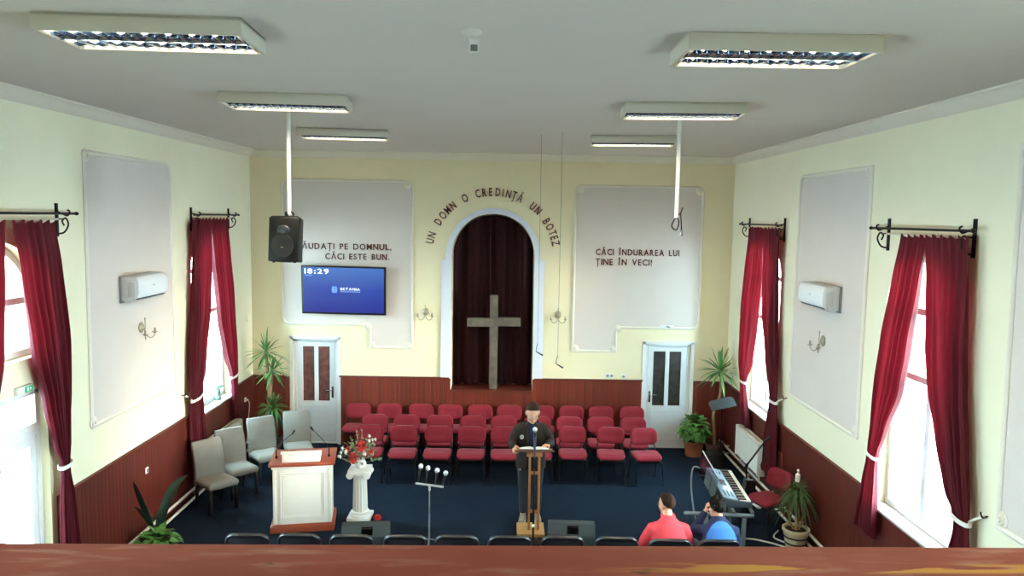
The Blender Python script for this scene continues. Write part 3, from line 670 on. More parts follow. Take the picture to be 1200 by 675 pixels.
tw = M('screen_white', '#e8f0ff', .5, emit=.8); tw2 = M('screen_pale_blue', '#8fa6e8', .5, emit=.6)
def tvtext(name, txt, h, w, x, z, mat_):
    q = MB(); letters(txt, h, w, mat_, None, lambda a, b, d: (x + a, -.018 - d * .05, z + b), one=q); tv(q).build(name, mat_, t, smooth=0)
tvtext('clock_digits', '18:29', .10, .46, -.735, .775, tw)
q = MB()
for k in range(7): q.box((-.72 + k * .018, -.019, .742), (.011 if k % 3 else .014, .002, .012))
tv(q).build('date_line', tw2, t, smooth=0)
tvtext('church_name', 'BETANIA', .05, .37, -.06, .468, tw)
q = MB()
for k in range(17): q.box((-.05 + k * .0222, -.019, .44), (.014 if k % 4 else .017, .002, .016))
tv(q).build('subtitle_line', tw2, t, smooth=0)
q = MB()
for dx, dz, ww, hh in ((-.20, .475, .05, .075), (-.145, .475, .05, .075), (-.173, .525, .09, .02), (-.173, .425, .09, .02)): q.box((dx, -.019, dz), (ww, .002, hh))
tv(q).build('emblem', M('screen_emblem', '#5f80dc', .5, emit=.6), t, bevel=0, smooth=0)
m = MB(); m.box((0, .06, .46), (.4, .06, .3)); m.build('wall_mount', black_metal, t)
# ------------------------------------------------------------------ balcony rail in the foreground
def rail_paint():
    m = bpy.data.materials.new('chipped_red_brown_paint'); m.use_nodes = True; n = m.node_tree.nodes; L = m.node_tree.links; p = n['Principled BSDF']
    tc = n.new('ShaderNodeTexCoord')
    def noise_(sc, mapping, det=4):
        mp = n.new('ShaderNodeMapping'); mp.inputs['Scale'].default_value = mapping; L.new(tc.outputs['Object'], mp.inputs[0])
        q = n.new('ShaderNodeTexNoise'); q.inputs['Scale'].default_value = sc; q.inputs['Detail'].default_value = det; L.new(mp.outputs[0], q.inputs[0]); return q.outputs[0]
    def mrange(a, lo, hi, x=0., y=1.):
        q = n.new('ShaderNodeMapRange'); q.inputs[1].default_value = lo; q.inputs[2].default_value = hi; q.inputs[3].default_value = x; q.inputs[4].default_value = y; L.new(a, q.inputs[0]); return q.outputs[0]
    def mul(a, b):
        q = n.new('ShaderNodeMath'); q.operation = 'MULTIPLY'; L.new(a, q.inputs[0]); L.new(b, q.inputs[1]); return q.outputs[0]
    def mix(f, a, b):
        q = n.new('ShaderNodeMix'); q.data_type = 'RGBA'; L.new(f, q.inputs[0])
        if isinstance(a, tuple): q.inputs[6].default_value = a
        else: L.new(a, q.inputs[6])
        q.inputs[7].default_value = b; return q.outputs[2]
    base = mix(mrange(noise_(3, (1, 3, 1)), .35, .7), C('#7c3a30'), C('#8c4a3c'))
    wear = mul(mrange(noise_(6, (1, 5, 1), 8), .52, .66), mrange(noise_(1.4, (1, 1, 1)), .45, .65)); base = mix(wear, base, C('#ab8c82'))
    dark = mrange(noise_(8, (.7, 2.2, 1)), .66, .72); base = mix(dark, base, C('#4a2a24'))
    sx = n.new('ShaderNodeSeparateXYZ'); L.new(tc.outputs['Object'], sx.inputs[0])
    edge = mul(mrange(sx.outputs[1], -.022, -.014), mrange(sx.outputs[1], .022, .010)); chip = mrange(noise_(6, (.6, 6, 1), 6), .505, .53); right = mrange(sx.outputs[0], .15, .45)
    base = mix(mul(mul(edge, chip), right), base, C('#b58a3c'))
    L.new(base, p.inputs['Base Color']); p.inputs['Roughness'].default_value = .6; p.inputs['Specular IOR Level'].default_value = .2
    return m
t = thing('balcony_railing', 'red-brown painted balcony railing with chipped yellow paint across the bottom', 'railing', (0, 1.30, 3.85), math.radians(1.1))
m = MB(); m.box((-.29, 0, -.022), (9.1, .19, .044)); m.build('cap_board', rail_paint(), t, bevel=.008, seg=3)
m = MB(); m.box((-.29, .03, -.47), (9.1, .06, .85)); m.build('front_panel', M('balcony_panel_paint', '#6f3026', .5), t)
bs = MB(); bs.box(((XL + XR) / 2, -.85, 2.78), (XR - XL, 4.26, .34)); struct('trim_19', bs, white_trim, 'balcony floor slab behind the railing', 'balcony floor', smooth=0)

# ------------------------------------------------------------------ stacking chairs
def cushion(mb, w, d, h, r, fn, n=6, mi=None):
    """rounded pad: outline w x d with corner radius r, thickness h with soft edges; fn maps (x, y, z)"""
    def ring(inset, z):
        out = []; W_, D_ = w / 2 - inset, d / 2 - inset; rr = max(.004, r - inset)
        for cx, cy, a0 in ((1, 1, 0), (-1, 1, 1), (-1, -1, 2), (1, -1, 3)):
            for k in range(n + 1):
                a = (a0 + k / n) * PI / 2; out.append(fn(cx * (W_ - rr) + rr * math.cos(a), cy * (D_ - rr) + rr * math.sin(a), z))
        return out
    rs = [ring(h * .55, 0), ring(h * .15, h * .12), ring(0, h * .45), ring(h * .12, h * .8), ring(h * .5, h), ring(h * 1.6, h * 1.08)] + [ring(q * min(w, d) / 2, h * 1.08) for q in (.55, .8, .97) if q * min(w, d) / 2 > h * 1.7]
    rs = [ring(q * min(w, d) / 2, 0) for q in (.97, .7, .4) if q * min(w, d) / 2 > h * .7] + rs
    mb.loft(rs, True, mi)
def make_chair(name, seatmat, lip=0.0):
    t = thing(name, 'x', 'chair', (0, 0, 0))
    def seatf(x, y, z):
        dz = -.035 * max(0, (-y - .10) / .12) ** 2 + .012 * (x / .24) ** 2
        return (x, y - .01, .435 + z + dz)
    m = MB(); cushion(m, .475, .43, .055, .09, seatf); m.build('seat', seatmat, t, smooth=60)
    m = MB(); cushion(m, .44, .39, .03, .08, lambda x, y, z: (x, y - .01, .408 + z - .03 * max(0, (-y - .10) / .12) ** 2)); m.build('seat_shell', black_plastic, t, smooth=60)
    ta = math.radians(11)
    def backf(sgn, off):
        def f(x, y, z):
            zz = y + .19; yy = .205 + off + sgn * z - .045 * (x / .24) ** 2 * 1.0
            return (x, yy + math.sin(ta) * zz * .9, .545 + zz * math.cos(ta))
        return f
    m = MB(); cushion(m, .478, .285, .045, .10, backf(-1, 0)); m.build('backrest', seatmat, t, smooth=60)
    m = MB(); f_ = backf(1, -.03)
    def rg_(inset, z):
        out = []; W_, D_ = .2345 + lip - inset, .1385 + lip - inset; rr = max(.004, .11 - inset)
        for cx, cy, a0 in ((1, 1, 0), (-1, 1, 1), (-1, -1, 2), (1, -1, 3)):
            for k in range(8): a = (a0 + k / 7) * PI / 2; out.append(f_(cx * (W_ - rr) + rr * math.cos(a), cy * (D_ - rr) + rr * math.sin(a), z))
        return out
    m.loft([rg_(.03, -.002), rg_(.002, .004), rg_(-.004, .018), rg_(.0, .038), rg_(.010, .05), rg_(.022, .05), rg_(.030, .042), rg_(.034, .034), rg_(.08, .034), rg_(.10, .034), rg_(.12, .034), rg_(.134, .034)], False); m.sheet(lambda u, v: f_((u - .5) * .40, (v - .5) * .20, .0345), 12, 3); m.build('back_shell', M('chair_black_shell', '#1c191c', .3, spec=.7), t, smooth=60)
    m = MB()
    for s in (-1, 1):
        m.tube([(s * .225, -.2, .375), (s * .225, .17, .375)], (.009, .015) and .011, 8)
        m.tube(curve([(s * .225, .1, .38), (s * .225, .2, .42), (s * .222, .24, .52), (s * .20, .262, .62)], 5), .011, 8)
    for y in (-.15, .1): m.tube([(-.225, y, .375), (.225, y, .375)], .009, 8)
    m.build('frame', black_metal, t)
    for s in (-1, 1):
        for y0, y1 in ((-.2, -.225), (.17, .25)):
            m = MB(); m.tube([(s * .225, y0, .375), (s * .24, y1, .012)], [(.016, .009), (.015, .009)], 8, ref=(0, 1, 0)); m.lathe([(.017, .001), (.017, .02), (.012, .022)], 8, (s * .24, y1, 0)); m.build('leg', black_metal, t)
    return t
chair = make_chair('stacking_chair', red_fabric); used = [0]; aud = []
def place_chair(x, y, rz, lab, group, src=None):
    src = src or chair
    if not used[0]:
        used[0] = 1; chair.location = (x, y, 0); chair.rotation_euler = (0, 0, rz); tag(chair, lab, None, group); return chair
    return dup(src, (x, y, 0), rz, lab, group)
ORD = ['first', 'second', 'third', 'fourth', 'fifth', 'sixth', 'seventh', 'eighth', 'ninth', 'tenth']
rows = [([-2.81, -2.21, -1.61, -1.05, -.47, .1, .71, 1.28, 1.86, 2.46], 13.96, 'rearmost row against the wainscot'),
        ([-2.34, -1.77, -1.16, -.58, 0, .59, 1.17, 1.74, 2.34], 13.17, 'middle row'), ]
for xs, y, nm in rows:
    for i, x in enumerate(xs): place_chair(x, y + .02 * i / 9, math.radians(rnd.uniform(-3, 3)), 'red cushioned chair, %s from the left in the %s' % (ORD[i], nm), 'red chairs in three rows behind the preacher')
for i, (x, y, a) in enumerate([(-2.3, 12.48, 4), (-1.72, 12.46, 1), (-1.13, 12.46, 0), (-.56, 12.46, -1), (.01, 12.47, 0), (.58, 12.5, 1), (1.18, 12.55, -1), (1.83, 12.54, -4), (2.43, 12.50, 5)]):
    lab = 'red cushioned chair, %s from the left in the row nearest the preacher' % ORD[i]
    if i == 5: lab = 'red cushioned chair directly behind the standing preacher, front choir row'
    place_chair(x, y, math.radians(a), lab, 'red chairs in three rows behind the preacher')
for i, (x, y) in enumerate([(-2.90, 8.42), (-2.31, 8.44), (-1.72, 8.43), (-1.11, 8.44), (-.52, 8.45), (.08, 8.45), (.69, 8.46), (1.31, 8.46), (1.91, 8.42), (2.46, 8.42)]):
    lab = 'black-backed chair seen from behind above the railing, %s from the left' % ORD[i]
    if i == 8: lab = 'black-backed chair under the man in the red shirt'
    if i == 9: lab = 'black-backed chair under the man in the blue shirt'
    o = make_chair('stacking_chair', red_fabric, .012) if not aud else dup(aud[0], (0, 0, 0)); aud.append(o)
    o.location = (x, y, 0); o.rotation_euler = (0, 0, PI + math.radians(rnd.uniform(-2, 2))); tag(o, lab, None, 'audience chairs below the balcony')
place_chair(3.86, 10.55, math.radians(-68), 'red cushioned chair at the keyboard by the right wall', None)

# ------------------------------------------------------------------ grey upholstered chairs
def make_grey():
    t = thing('upholstered_chair', 'x', 'chair', (0, 0, 0))
    m = MB(); cushion(m, .47, .50, .12, .03, lambda x, y, z: (x, y - .02, .36 + z)); m.build('seat', grey_fabric, t, smooth=60)
    def f(x, y, z):
        zz = y + .345; yy = .20 + .10 * (zz / .69) ** 1.5 - .05 * math.sin(PI * zz / .69) * .6
        return (x * (1 + .0 * zz), yy - z + .045, .33 + zz)
    m = MB(); cushion(m, .465, .69, .085, .025, f, 3)
    # more rings along the height would be needed for the curve: subdivide
    me = m.mesh('backrest', grey_fabric, 60); b = bmesh.new(); b.from_mesh(me)
    b.free(); bpy.data.meshes.remove(me)
    m = MB(); rings = []
    for k in range(13):
        u = k / 12; z = .34 + .66 * u; y = .215 + .10 * u ** 1.6 - .025 * math.sin(PI * u); w = .232; h = .045 - .012 * u
        if k in (0, 12): w -= .012; h -= .012
        rings.append([(w * sx_, y + h * sy_, z) for sx_, sy_ in ((-1, -.7), (-.94, -1), (.94, -1), (1, -.7), (1, .7), (.94, 1), (-.94, 1), (-1, .7))])
    m.loft(rings); m.build('backrest', grey_fabric, t, smooth=50)
    for s in (-1, 1):
        for y0, y1 in ((-.22, -.22), (.19, .25)):
            q = MB(); q.loft([[(s * .2 + a * r_, (y0 + (y1 - y0) * (1 - z / .37)) + b_ * r_, z) for a, b_ in ((-1, -1), (1, -1), (1, 1), (-1, 1))] for r_, z in ((.015, .0), (.021, .37))]); q.build('leg', dark_leg, t, bevel=.003)
    return t
gc = make_grey()
gpos = [(-4.36, 11.10, 48, 'grey upholstered chair nearest the balcony in the row by the left wall'), (-4.25, 11.70, 45, 'grey upholstered chair second from the balcony, in front of the left radiator'),
        (-4.00, 12.38, 38, 'grey upholstered chair third from the balcony, behind the left chair pair'), (-3.58, 12.80, 22, 'grey upholstered chair in front of the left back door')]
for i, (x, y, a, lab) in enumerate(gpos):
    o = gc if i == 0 else dup(gc, (0, 0, 0)); o.location = (x, y, 0); o.rotation_euler = (0, 0, math.radians(a)); tag(o, lab, None, 'grey upholstered chairs on the left')

# ------------------------------------------------------------------ pulpit
cream = M('cream_lacquer', '#f2efe6', .35); pw = M('red_brown_pulpit_wood', '#94452f', .35, var=.12, vs=8)
t = thing('pulpit', 'cream panelled pulpit with a red-brown wooden top and plinth', 'pulpit', (-2.88, 10.55, 0), math.radians(10))
m = MB(); m.box((0, 0, .05), (.88, .62, .10)); m.box((0, 0, .105), (.85, .59, .02)); m.build('plinth', pw, t, bevel=.008)
m = MB(); m.box((0, 0, .53), (.80, .54, .84)); m.box((0, 0, .935), (.83, .57, .04))
m.build('body', cream, t, bevel=.005)
m = MB()
def frame_panel(mb, w, z0, z1, y, prot=.014, bw=.025):
    mb.slab([(-w / 2, z0), (w / 2, z0), (w / 2, z1), (-w / 2, z1)], [[(-w / 2 + bw, z0 + bw), (w / 2 - bw, z0 + bw), (w / 2 - bw, z1 - bw), (-w / 2 + bw, z1 - bw)]], lambda a, b, d: (a, y - d, b), -.002, prot)
frame_panel(m, .62, .20, .86, -.27); frame_panel(m, .54, .235, .825, -.27, .006, .012); m.build('front_panel', cream, t, bevel=.003)
for s in (-1, 1):
    q = MB(); q.box((s * .375, -.275, .53), (.045, .014, .80)); q.build('corner_moulding', cream, t, bevel=.004)
m = MB(); m.box((0, .02, .985), (.90, .70, .04)); m.box((0, .02, .962), (.86, .65, .016)); m.build('top', pw, t, bevel=.008)
t = thing('reading_stand', 'white sloping book rest lying on the pulpit top', 'book rest', (-2.87, 10.42, 1.006), math.radians(10))
m = MB(); m.loft([[(x, -.14, 0), (x, -.14, .10), (x, -.10, .135), (x, .22, .02), (x, .22, 0)] for x in (-.26, .26)]); m.build('sloping_board', cream, t, bevel=.006)
m = MB(); m.box((0, -.118, .135), (.56, .06, .022), rot('X', .25)); m.build('lip', cream, t, bevel=.005)
for i, (x, y, dx, dz, lab) in enumerate([(-3.24, 10.44, .26, .40, 'black gooseneck microphone on the pulpit, left one'), (-2.52, 10.56, -.24, .42, 'black gooseneck microphone on the pulpit, right one')]):
    t = thing('gooseneck_microphone', lab, 'microphone', (x, y, 1.006), 0, 'gooseneck microphones on the pulpit')
    m = MB(); m.lathe([(.018, 0), (.018, .03), (.008, .035), (.009, .12)], 10); m.build('base', black_metal, t)
    m = MB(); m.tube(curve([(0, 0, .1), (dx * .15, 0, .18), (dx * .55, .0, .29), (dx * .92, -.02, dz - .03)], 5), .0045, 6); m.build('gooseneck', black_metal, t)
    m = MB(); m.tube([(dx * .9, -.02, dz - .04), (dx * 1.02, -.025, dz + .01)], [.009, .016], 10, round_=True); m.build('capsule', black_plastic, t)

# ------------------------------------------------------------------ flower pedestal
t = thing('pedestal', 'white fluted column pedestal beside the pulpit', 'pedestal', (-2.12, 10.80, 0))
wp = M('white_pedestal_plaster', '#efeee8', .5)
m = MB(); m.box((0, 0, .025), (.34, .34, .05)); m.lathe([(.155, .05), (.165, .065), (.155, .08), (.13, .09), (.14, .105), (.12, .12)], 24); m.build('base', wp, t, bevel=.005)
m = MB(); rings = []
for z, r_ in ((.115, .112), (.3, .108), (.5, .102), (.63, .098)):
    rings.append([((r_ - .010 * (0 if j % 4 in (0,) else 1)) * math.cos(2 * PI * j / 64), (r_ - .010 * (0 if j % 4 in (0,) else 1)) * math.sin(2 * PI * j / 64), z) for j in range(64)])
m.loft(rings); m.build('shaft', wp, t, smooth=20)
m = MB(); m.lathe([(.10, .625), (.115, .635), (.115, .65), (.13, .67), (.13, .69)], 24); m.box((0, 0, .745), (.31, .31, .035))
m.box((0, 0, .71), (.26, .24, .04))
for s in (-1, 1):
    for y in (-1, 1):
        m.loft([[(s * .125 + q * math.cos(k * PI / 8), yy, .685 + q * math.sin(k * PI / 8)) for k in range(16)] for yy, q in ((y * .15, .03), (y * .15, .052), (y * .02, .045))])
m.build('capital', wp, t, bevel=.003, seg=1)
t = thing('flower_vase', 'small white vase holding flowers on the column pedestal', 'vase', (-2.11, 10.80, .763))
m = MB(); m.lathe([(.05, 0), (.075, .02), (.085, .06), (.07, .10), (.055, .125), (.065, .14), (.058, .14), (.05, .12), (.04, .10)], 20); m.build('body', M('white_vase_glaze', '#f0f0ee', .25), t)
def blade(mb, base, tip, w, bend=(0, 0, 0), n=5, mi=None, fold=.25):
    b = Vector(base); e = Vector(tip); mid = (b + e) / 2 + Vector(bend); d = (e - b).normalized()
    s = d.cross(Vector((0, 0, 1)));
    if s.length < .1: s = d.cross(Vector((0, 1, 0)))
    s.normalize(); L_ = []; Cc = []; R_ = []
    for i in range(n + 1):
        u = i / n; p = b * (1 - u) ** 2 + mid * 2 * u * (1 - u) + e * u * u; ww = w * math.sin(PI * min(.97, .12 + .85 * u)) ** .8 * (1 if u < .98 else .15)
        up = s.cross(d); L_.append(p - s * ww + up * ww * fold); Cc.append(p); R_.append(p + s * ww + up * ww * fold)
    vs = [v for i in range(n + 1) for v in (L_[i], Cc[i], R_[i])]
    fs = [f for i in range(n) for f in ((3 * i, 3 * i + 1, 3 * i + 4, 3 * i + 3), (3 * i + 1, 3 * i + 2, 3 * i + 5, 3 * i + 4))]
    mb.add(vs, fs, mi)
t = thing('greenery', 'grey-green foliage of the bouquet in the white pedestal vase', 'foliage', (-2.11, 10.80, .78)); t['kind'] = 'stuff'
m = MB(); rg = random.Random(3)
for k in range(110):
    a = rg.uniform(0, 2 * PI); el = rg.uniform(-.1, 1.3); L_ = rg.uniform(.12, .29); b = Vector((math.cos(a) * math.cos(el), math.sin(a) * math.cos(el) * .7, math.sin(el)))
    p = Vector((0, 0, .12)) + b * L_; q = p + Vector((rg.uniform(-.06, .06), rg.uniform(-.06, .06), rg.uniform(-.05, .05))) + b * .03
    blade(m, p, q, rg.uniform(.014, .026), (0, 0, .015))
for x, y, z in ((-.06, 0, .5), (-.16, .02, .42), (.13, 0, .45), (.02, 0, .54), (.2, 0, .3), (-.28, 0, .3), (.28, 0, .12), (-.25, 0, .1)):
    m.tube(curve([(0, 0, .08), (x * .4, y, z * .6), (x, y, z)], 4), .004, 5)
    for k in range(14):
        u = rg.uniform(.6, 1.05); c_ = Vector((x * u, y, z * u)); d_ = Vector((rg.uniform(-1, 1), rg.uniform(-1, 1), rg.uniform(-.2, 1))).normalized() * .045
        blade(m, c_, c_ + d_, .010)
m.build('leaves', M('grey_green_leaves', '#77906e', .6, var=.3, vs=12), t, smooth=0, recalc=False)
redp = M('red_petals', '#b8211c', .6, var=.15, vs=30); whitep = M('white_petals', '#f2eee6', .6); yel = M('flower_centre', '#6e2416', .8)
def gerbera(name, loc, r_, tilt_, lab, group, pm=redp):
    t = thing(name, lab, 'flower', loc, 0, group); Rm = rot('Z', tilt_[1]) @ rot('X', tilt_[0]); m = MB()
    for ring, (rr_, n_, h) in enumerate(((r_, 15, .0), (r_ * .75, 12, .012))):
        for k in range(n_):
            a = 2 * PI * k / n_ + ring * .2; d = Vector((math.cos(a), math.sin(a), 0))
            blade(m, Rm @ (d * r_ * .12 + Vector((0, 0, h))), Rm @ (d * rr_ + Vector((0, 0, h + .012))), r_ * .17, Rm @ Vector((0, 0, .012)))
    m.build('petals', pm, t, smooth=0, recalc=False)
    m = MB(); m.ell((0, 0, 0), (r_ * .24, r_ * .24, r_ * .16), Rm, 10, 6); m.v = [tuple(Vector(v) + Rm @ Vector((0, 0, .016))) for v in m.v]; m.build('centre', yel, t)
    m = MB(); e = Rm @ Vector((0, 0, -.01)); m.tube([(0, 0, 0), tuple(e * 5), (-loc[0] * 0 + (-2.11 - loc[0]) * .8, (10.8 - loc[1]) * .8, (.88 - loc[2]) * .8)], .004, 5)
    if group: m.build('stem', leaf, t)
FG = 'red gerberas in the pedestal vase'
gerbera('gerbera', (-2.18, 10.62, .965), .095, (1.15, .1), 'red gerbera low in the bouquet facing the balcony', FG)
gerbera('gerbera', (-2.08, 10.68, 1.12), .10, (.9, .1), 'red gerbera highest in the middle of the bouquet', FG)
gerbera('gerbera', (-2.27, 10.72, 1.06), .06, (1.0, -.5), 'small red gerbera at the upper left of the bouquet', FG)
gerbera('gerbera', (-1.95, 10.72, 1.02), .055, (1.0, .6), 'small red gerbera at the right of the bouquet', FG)
gerbera('fallen_flower', (-1.85, 10.72, .03), .07, (.4, .3), 'red flower lying on the carpet beside the white pedestal', None)
def blossoms(loc, n_, lab):
    t = thing('white_blossom', lab, 'flower', loc, 0, 'white blossoms in the pedestal vase'); m = MB(); rg = random.Random(n_ * 7 + int(loc[0] * 100))
    for k in range(n_):
        c_ = Vector((rg.uniform(-.05, .05), rg.uniform(-.04, .02), rg.uniform(-.04, .04)))
        for j in range(5):
            a = 2 * PI * j / 5; d = Vector((math.cos(a), -.3, math.sin(a))) * .028; blade(m, c_, c_ + d, .012)
    m.build('petals', whitep, t, smooth=0, recalc=False)
    m = MB(); m.tube([(0, 0, 0), ((-2.11 - loc[0]) * .85, (10.8 - loc[1]) * .85, (.9 - loc[2]) * .85)], .004, 5); m.build('stem', leaf, t)
blossoms((-1.93, 10.76, 1.22), 4, 'white blossoms at the top right of the bouquet')
blossoms((-2.33, 10.68, 1.06), 5, 'white blossoms at the left of the bouquet')
blossoms((-2.40, 10.68, 1.00), 3, 'white blossoms at the far left edge of the bouquet')
blossoms((-2.02, 10.66, 1.04), 3, 'white blossoms between the two large gerberas')

# ------------------------------------------------------------------ floor monitors and microphone stand
def monitor(x, y, rz, lab):
    t = thing('stage_monitor', lab, 'loudspeaker', (x, y, 0), rz, 'black wedge monitors on the floor'); m = MB()
    prof = [(-.17, 0), (.22, 0), (.22, .06), (.03, .33), (-.10, .33), (-.19, .20)]
    m.loft([[(s * .32, a, b) for a, b in prof] for s in (-1, 1)]); m.build('cabinet', M('monitor_carpet_black', '#2b3436', .7, bump=.3, bs=300), t, bevel=.012)
    g = MB(); d = Vector((.0, .19, -.27)).normalized(); nn = Vector((0, .27, .19)).normalized(); c_ = Vector((0, .128, .197)) + nn * .006
    g.add([c_ + Vector((sx1 * .27, 0, 0)) + d * (sy1 * .14) + nn * h for h in (0, .01) for sx1, sy1 in ((-1, -1), (1, -1), (1, 1), (-1, 1))], [(0, 1, 2, 3), (4, 7, 6, 5), (0, 4, 5, 1), (1, 5, 6, 2), (2, 6, 7, 3), (3, 7, 4, 0)]); g.build('grille', M('dark_grille', '#0c0c0d'), t, smooth=0)
    h = MB(); h.box((.02, -.152, .266), (.15, .014, .11), rot('X', math.radians(-35))); h.build('handle_hole_shade', M('hole_shade_black', '#020202', .9, spec=.05), t, bevel=.006)  # raised black block, shade of the handle hole put into its colour
    h = MB(); h.tube([(-.045, -.165, .305), (.085, -.165, .305)], .006, 8); h.build('handle', black_plastic, t)
    c2 = MB()
    for s in (-1, 1): c2.box((s * .323, .0, .02), (.012, .40, .04))
    c2.build('side_trim', black_plastic, t, bevel=.003)
monitor(-1.85, 9.85, math.radians(6), 'black wedge floor monitor in front of the white pedestal')
monitor(.94, 9.98, math.radians(-3), 'black wedge floor monitor right of the wooden lectern')
t = thing('microphone_stand', 'grey straight stand with a short crossbar holding four microphones', 'microphone stand', (-1.0, 9.86, 0))
m = MB(); m.lathe([(.012, .02), (.012, .45), (.009, .46), (.009, .84)], 10); m.build('pole', grey_metal, t)
for k in range(3):
    a = 2 * PI * k / 3 + .5; m = MB(); m.tube([(0, 0, .10), (.26 * math.cos(a), .26 * math.sin(a), .012)], .008, 8); m.ell((.26 * math.cos(a), .26 * math.sin(a), .012), .012, None, 8, 6); m.build('leg', grey_metal, t)
m = MB(); m.box((0, 0, .855), (.38, .03, .022), rot('Y', .12)); m.tube([(0, 0, .78), (0, 0, .85)], .016, 10); m.build('crossbar', M('pale_metal', '#c9cdd0', .35, metal=.5), t, bevel=.004)
for i, (dx, h, lean) in enumerate([(-.16, 1.12, .045), (-.055, 1.095, .035), (.075, 1.065, .03), (.17, 1.03, .05)]):
    q = thing('microphone', 'silver-headed microphone, %s from the left on the four-way stand' % ORD[i], 'microphone', (-1.0 + dx, 9.86, .87 - dx * .12), 0, 'silver-headed microphones on the crossbar')
    z = h - (.87 - dx * .12); m = MB(); m.tube([(0, 0, .0), (lean * .3, 0, z * .25), (lean * .8, -.01, z - .04)], [.008, .010, .016], 10); m.build('handle', M('mic_black', '#1c1c1e', .4), q)
    m = MB(); m.ell((lean, -.012, z), (.033, .033, .036), None, 14, 10); m.build('grille_ball', M('silver_mesh', '#c6c8cc', .35, metal=.35), q)

# ------------------------------------------------------------------ lectern, book, front microphone
lw_ = M('light_oak_lectern', '#9c6238', .4, var=.15, vs=12)
t = thing('lectern', 'light brown wooden lectern with two slim posts and a flat base', 'lectern', (.43, 10.40, 0))
m = MB(); m.box((-.035, -.02, .025), (.39, .42, .05)); m.build('base', M('pale_oak_base', '#a98250', .45, var=.12, vs=10), t, bevel=.005)
for s in (-1, 1): m = MB(); m.box((.005 + s * .067, -.07, .60), (.030, .045, 1.10)); m.build('post', lw_, t, bevel=.003)
for z in (.32, .88): m = MB(); m.box((.005, -.07, z), (.108, .03, .04)); m.build('crosspiece', lw_, t, bevel=.003)
Rt = rot('X', math.radians(-16))
def lt(mb): mb.v = [tuple(Rt @ Vector(v) + Vector((0, .03, 1.165))) for v in mb.v]; return mb
m = MB(); m.box((0, 0, 0), (.56, .38, .025)); lt(m).build('desk', M('brown_desk', '#5c3520', .4, var=.1), t, bevel=.004)
m = MB(); m.box((0, .185, .022), (.54, .014, .03)); lt(m).build('ledge', lw_, t, bevel=.003)
m = MB(); m.box((.005, -.06, -.045), (.22, .10, .06)); lt(m).build('bracket', lw_, t, bevel=.003)
t = thing('open_book', 'open book with white pages lying on the wooden lectern', 'book', (.43, 10.44, 1.182), 0); t.rotation_euler = (math.radians(-16), 0, 0)
m = MB(); m.box((0, 0, .004), (.42, .25, .008)); m.build('cover', black_plastic, t, bevel=.002)
for s in (-1, 1):
    m = MB(); rings = [[(s * x, y, .008), (s * x, y, h)] for y in (-.115, .115) for x, h in ()]
    prof = [(.003, .010), (.02, .034), (.06, .042), (.12, .038), (.2, .026), (.2, .009), (.003, .009)]
    m.loft([[(s * a, y, b) for a, b in prof] for y in (-.118, .118)]); m.build('pages', M('paper_white', '#efece2', .7), t, smooth=40)
t = thing('microphone_stand', 'black straight microphone stand in front of the lectern', 'microphone stand', (.42, 10.02, 0))
m = MB(); m.lathe([(.13, 0), (.13, .015), (.02, .03), (.013, .03), (.013, .72), (.018, .725), (.018, .78), (.009, .79), (.009, 1.36)], 16); m.build('pole', black_metal, t)
m = MB(); m.ell((0, -.014, .24), .022, None, 10, 8); m.build('white_knob', white_trim, t)
m = MB(); m.tube([(0, .0, 1.2), (.0, .0, 1.5)], [.011, .019], 12); m.build('grip', M('blue_grey_mic', '#3d4856', .4), t)
m = MB(); m.tube([(0, 0, 1.33), (.0, .0, 1.56)], [.012, .021], 12); m.build('microphone_body', M('mic_black', '#1c1c1e'), t)
m = MB(); m.ell((.0, .004, 1.595), (.031, .031, .036), None, 14, 10); m.build('microphone_head', M('silver_mesh', '#c6c8cc'), t)

# ------------------------------------------------------------------ keyboard corner
kz = .80; ky = math.radians(-4.5)
t = thing('keyboard', 'silver-blue electronic keyboard along the right wall', 'keyboard', (3.15, 10.23, kz - .10), ky)        # long axis y, player at +x
kb = M('keyboard_silver_blue', '#8fa6c2', .35, metal=.2, var=.08, vs=14)
m = MB(); m.loft([[(-.19, y, 0), (.19, y, 0), (.19, y, .06), (.16, y, .075), (.02, y, .085), (-.17, y, .12), (-.19, y, .11)] for y in (-.64, .64)]); m.build('case', M('keyboard_dark_case', '#3c444c', .4), t, bevel=.006)
m = MB(); m.box((-.085, 0, .106), (.20, 1.20, .006), rot('Y', .18)); m.build('control_panel', kb, t, bevel=.002)
m = MB(); m.box((-.07, .02, .113), (.09, .20, .004), rot('Y', .18)); m.build('display', M('display_grey', '#26323a', .2), t)
m = MB()
for k in range(10):
    for j in range(3): m.box((-.13 + .05 * j, -.5 + k * .035 if k < 6 else .2 + k * .03, .121 - .009 * j), (.02, .018, .006), rot('Y', .18))
m.build('buttons', M('button_grey', '#5e6a78', .5), t)
wk = M('white_keys', '#f2f2ee', .3); bk = M('black_keys', '#101012', .3)
m = MB()
for k in range(43): m.box((.105, -.595 + k * .02835, .082), (.145, .0268, .016))
m.build('white_keys', wk, t, bevel=.002, seg=1)
m = MB()
for k in range(43):
    if k % 7 not in (2, 6): m.box((.075, -.581 + k * .02835, .094), (.095, .014, .014))
m.build('black_keys', bk, t, bevel=.002, seg=1)
t = thing('keyboard_stand', 'grey metal frame stand carrying the keyboard', 'stand', (2.95, 10.13, 0), ky); gm = M('dull_grey_tube', '#6c7478', .45, metal=.3)
for y, x0, x1 in ((-.62, -.50, .36), (.62, .0, .45)):
    m = MB(); m.tube([(x0, y, .635), (x1, y, .635)], .028, 10, round_=True); m.build('crossbar', gm, t)
    for x in (x0 + .27, x1 - .10):
        m = MB(); m.box((x, y, .305), (.05, .05, .61)); m.build('post', gm, t, bevel=.006)
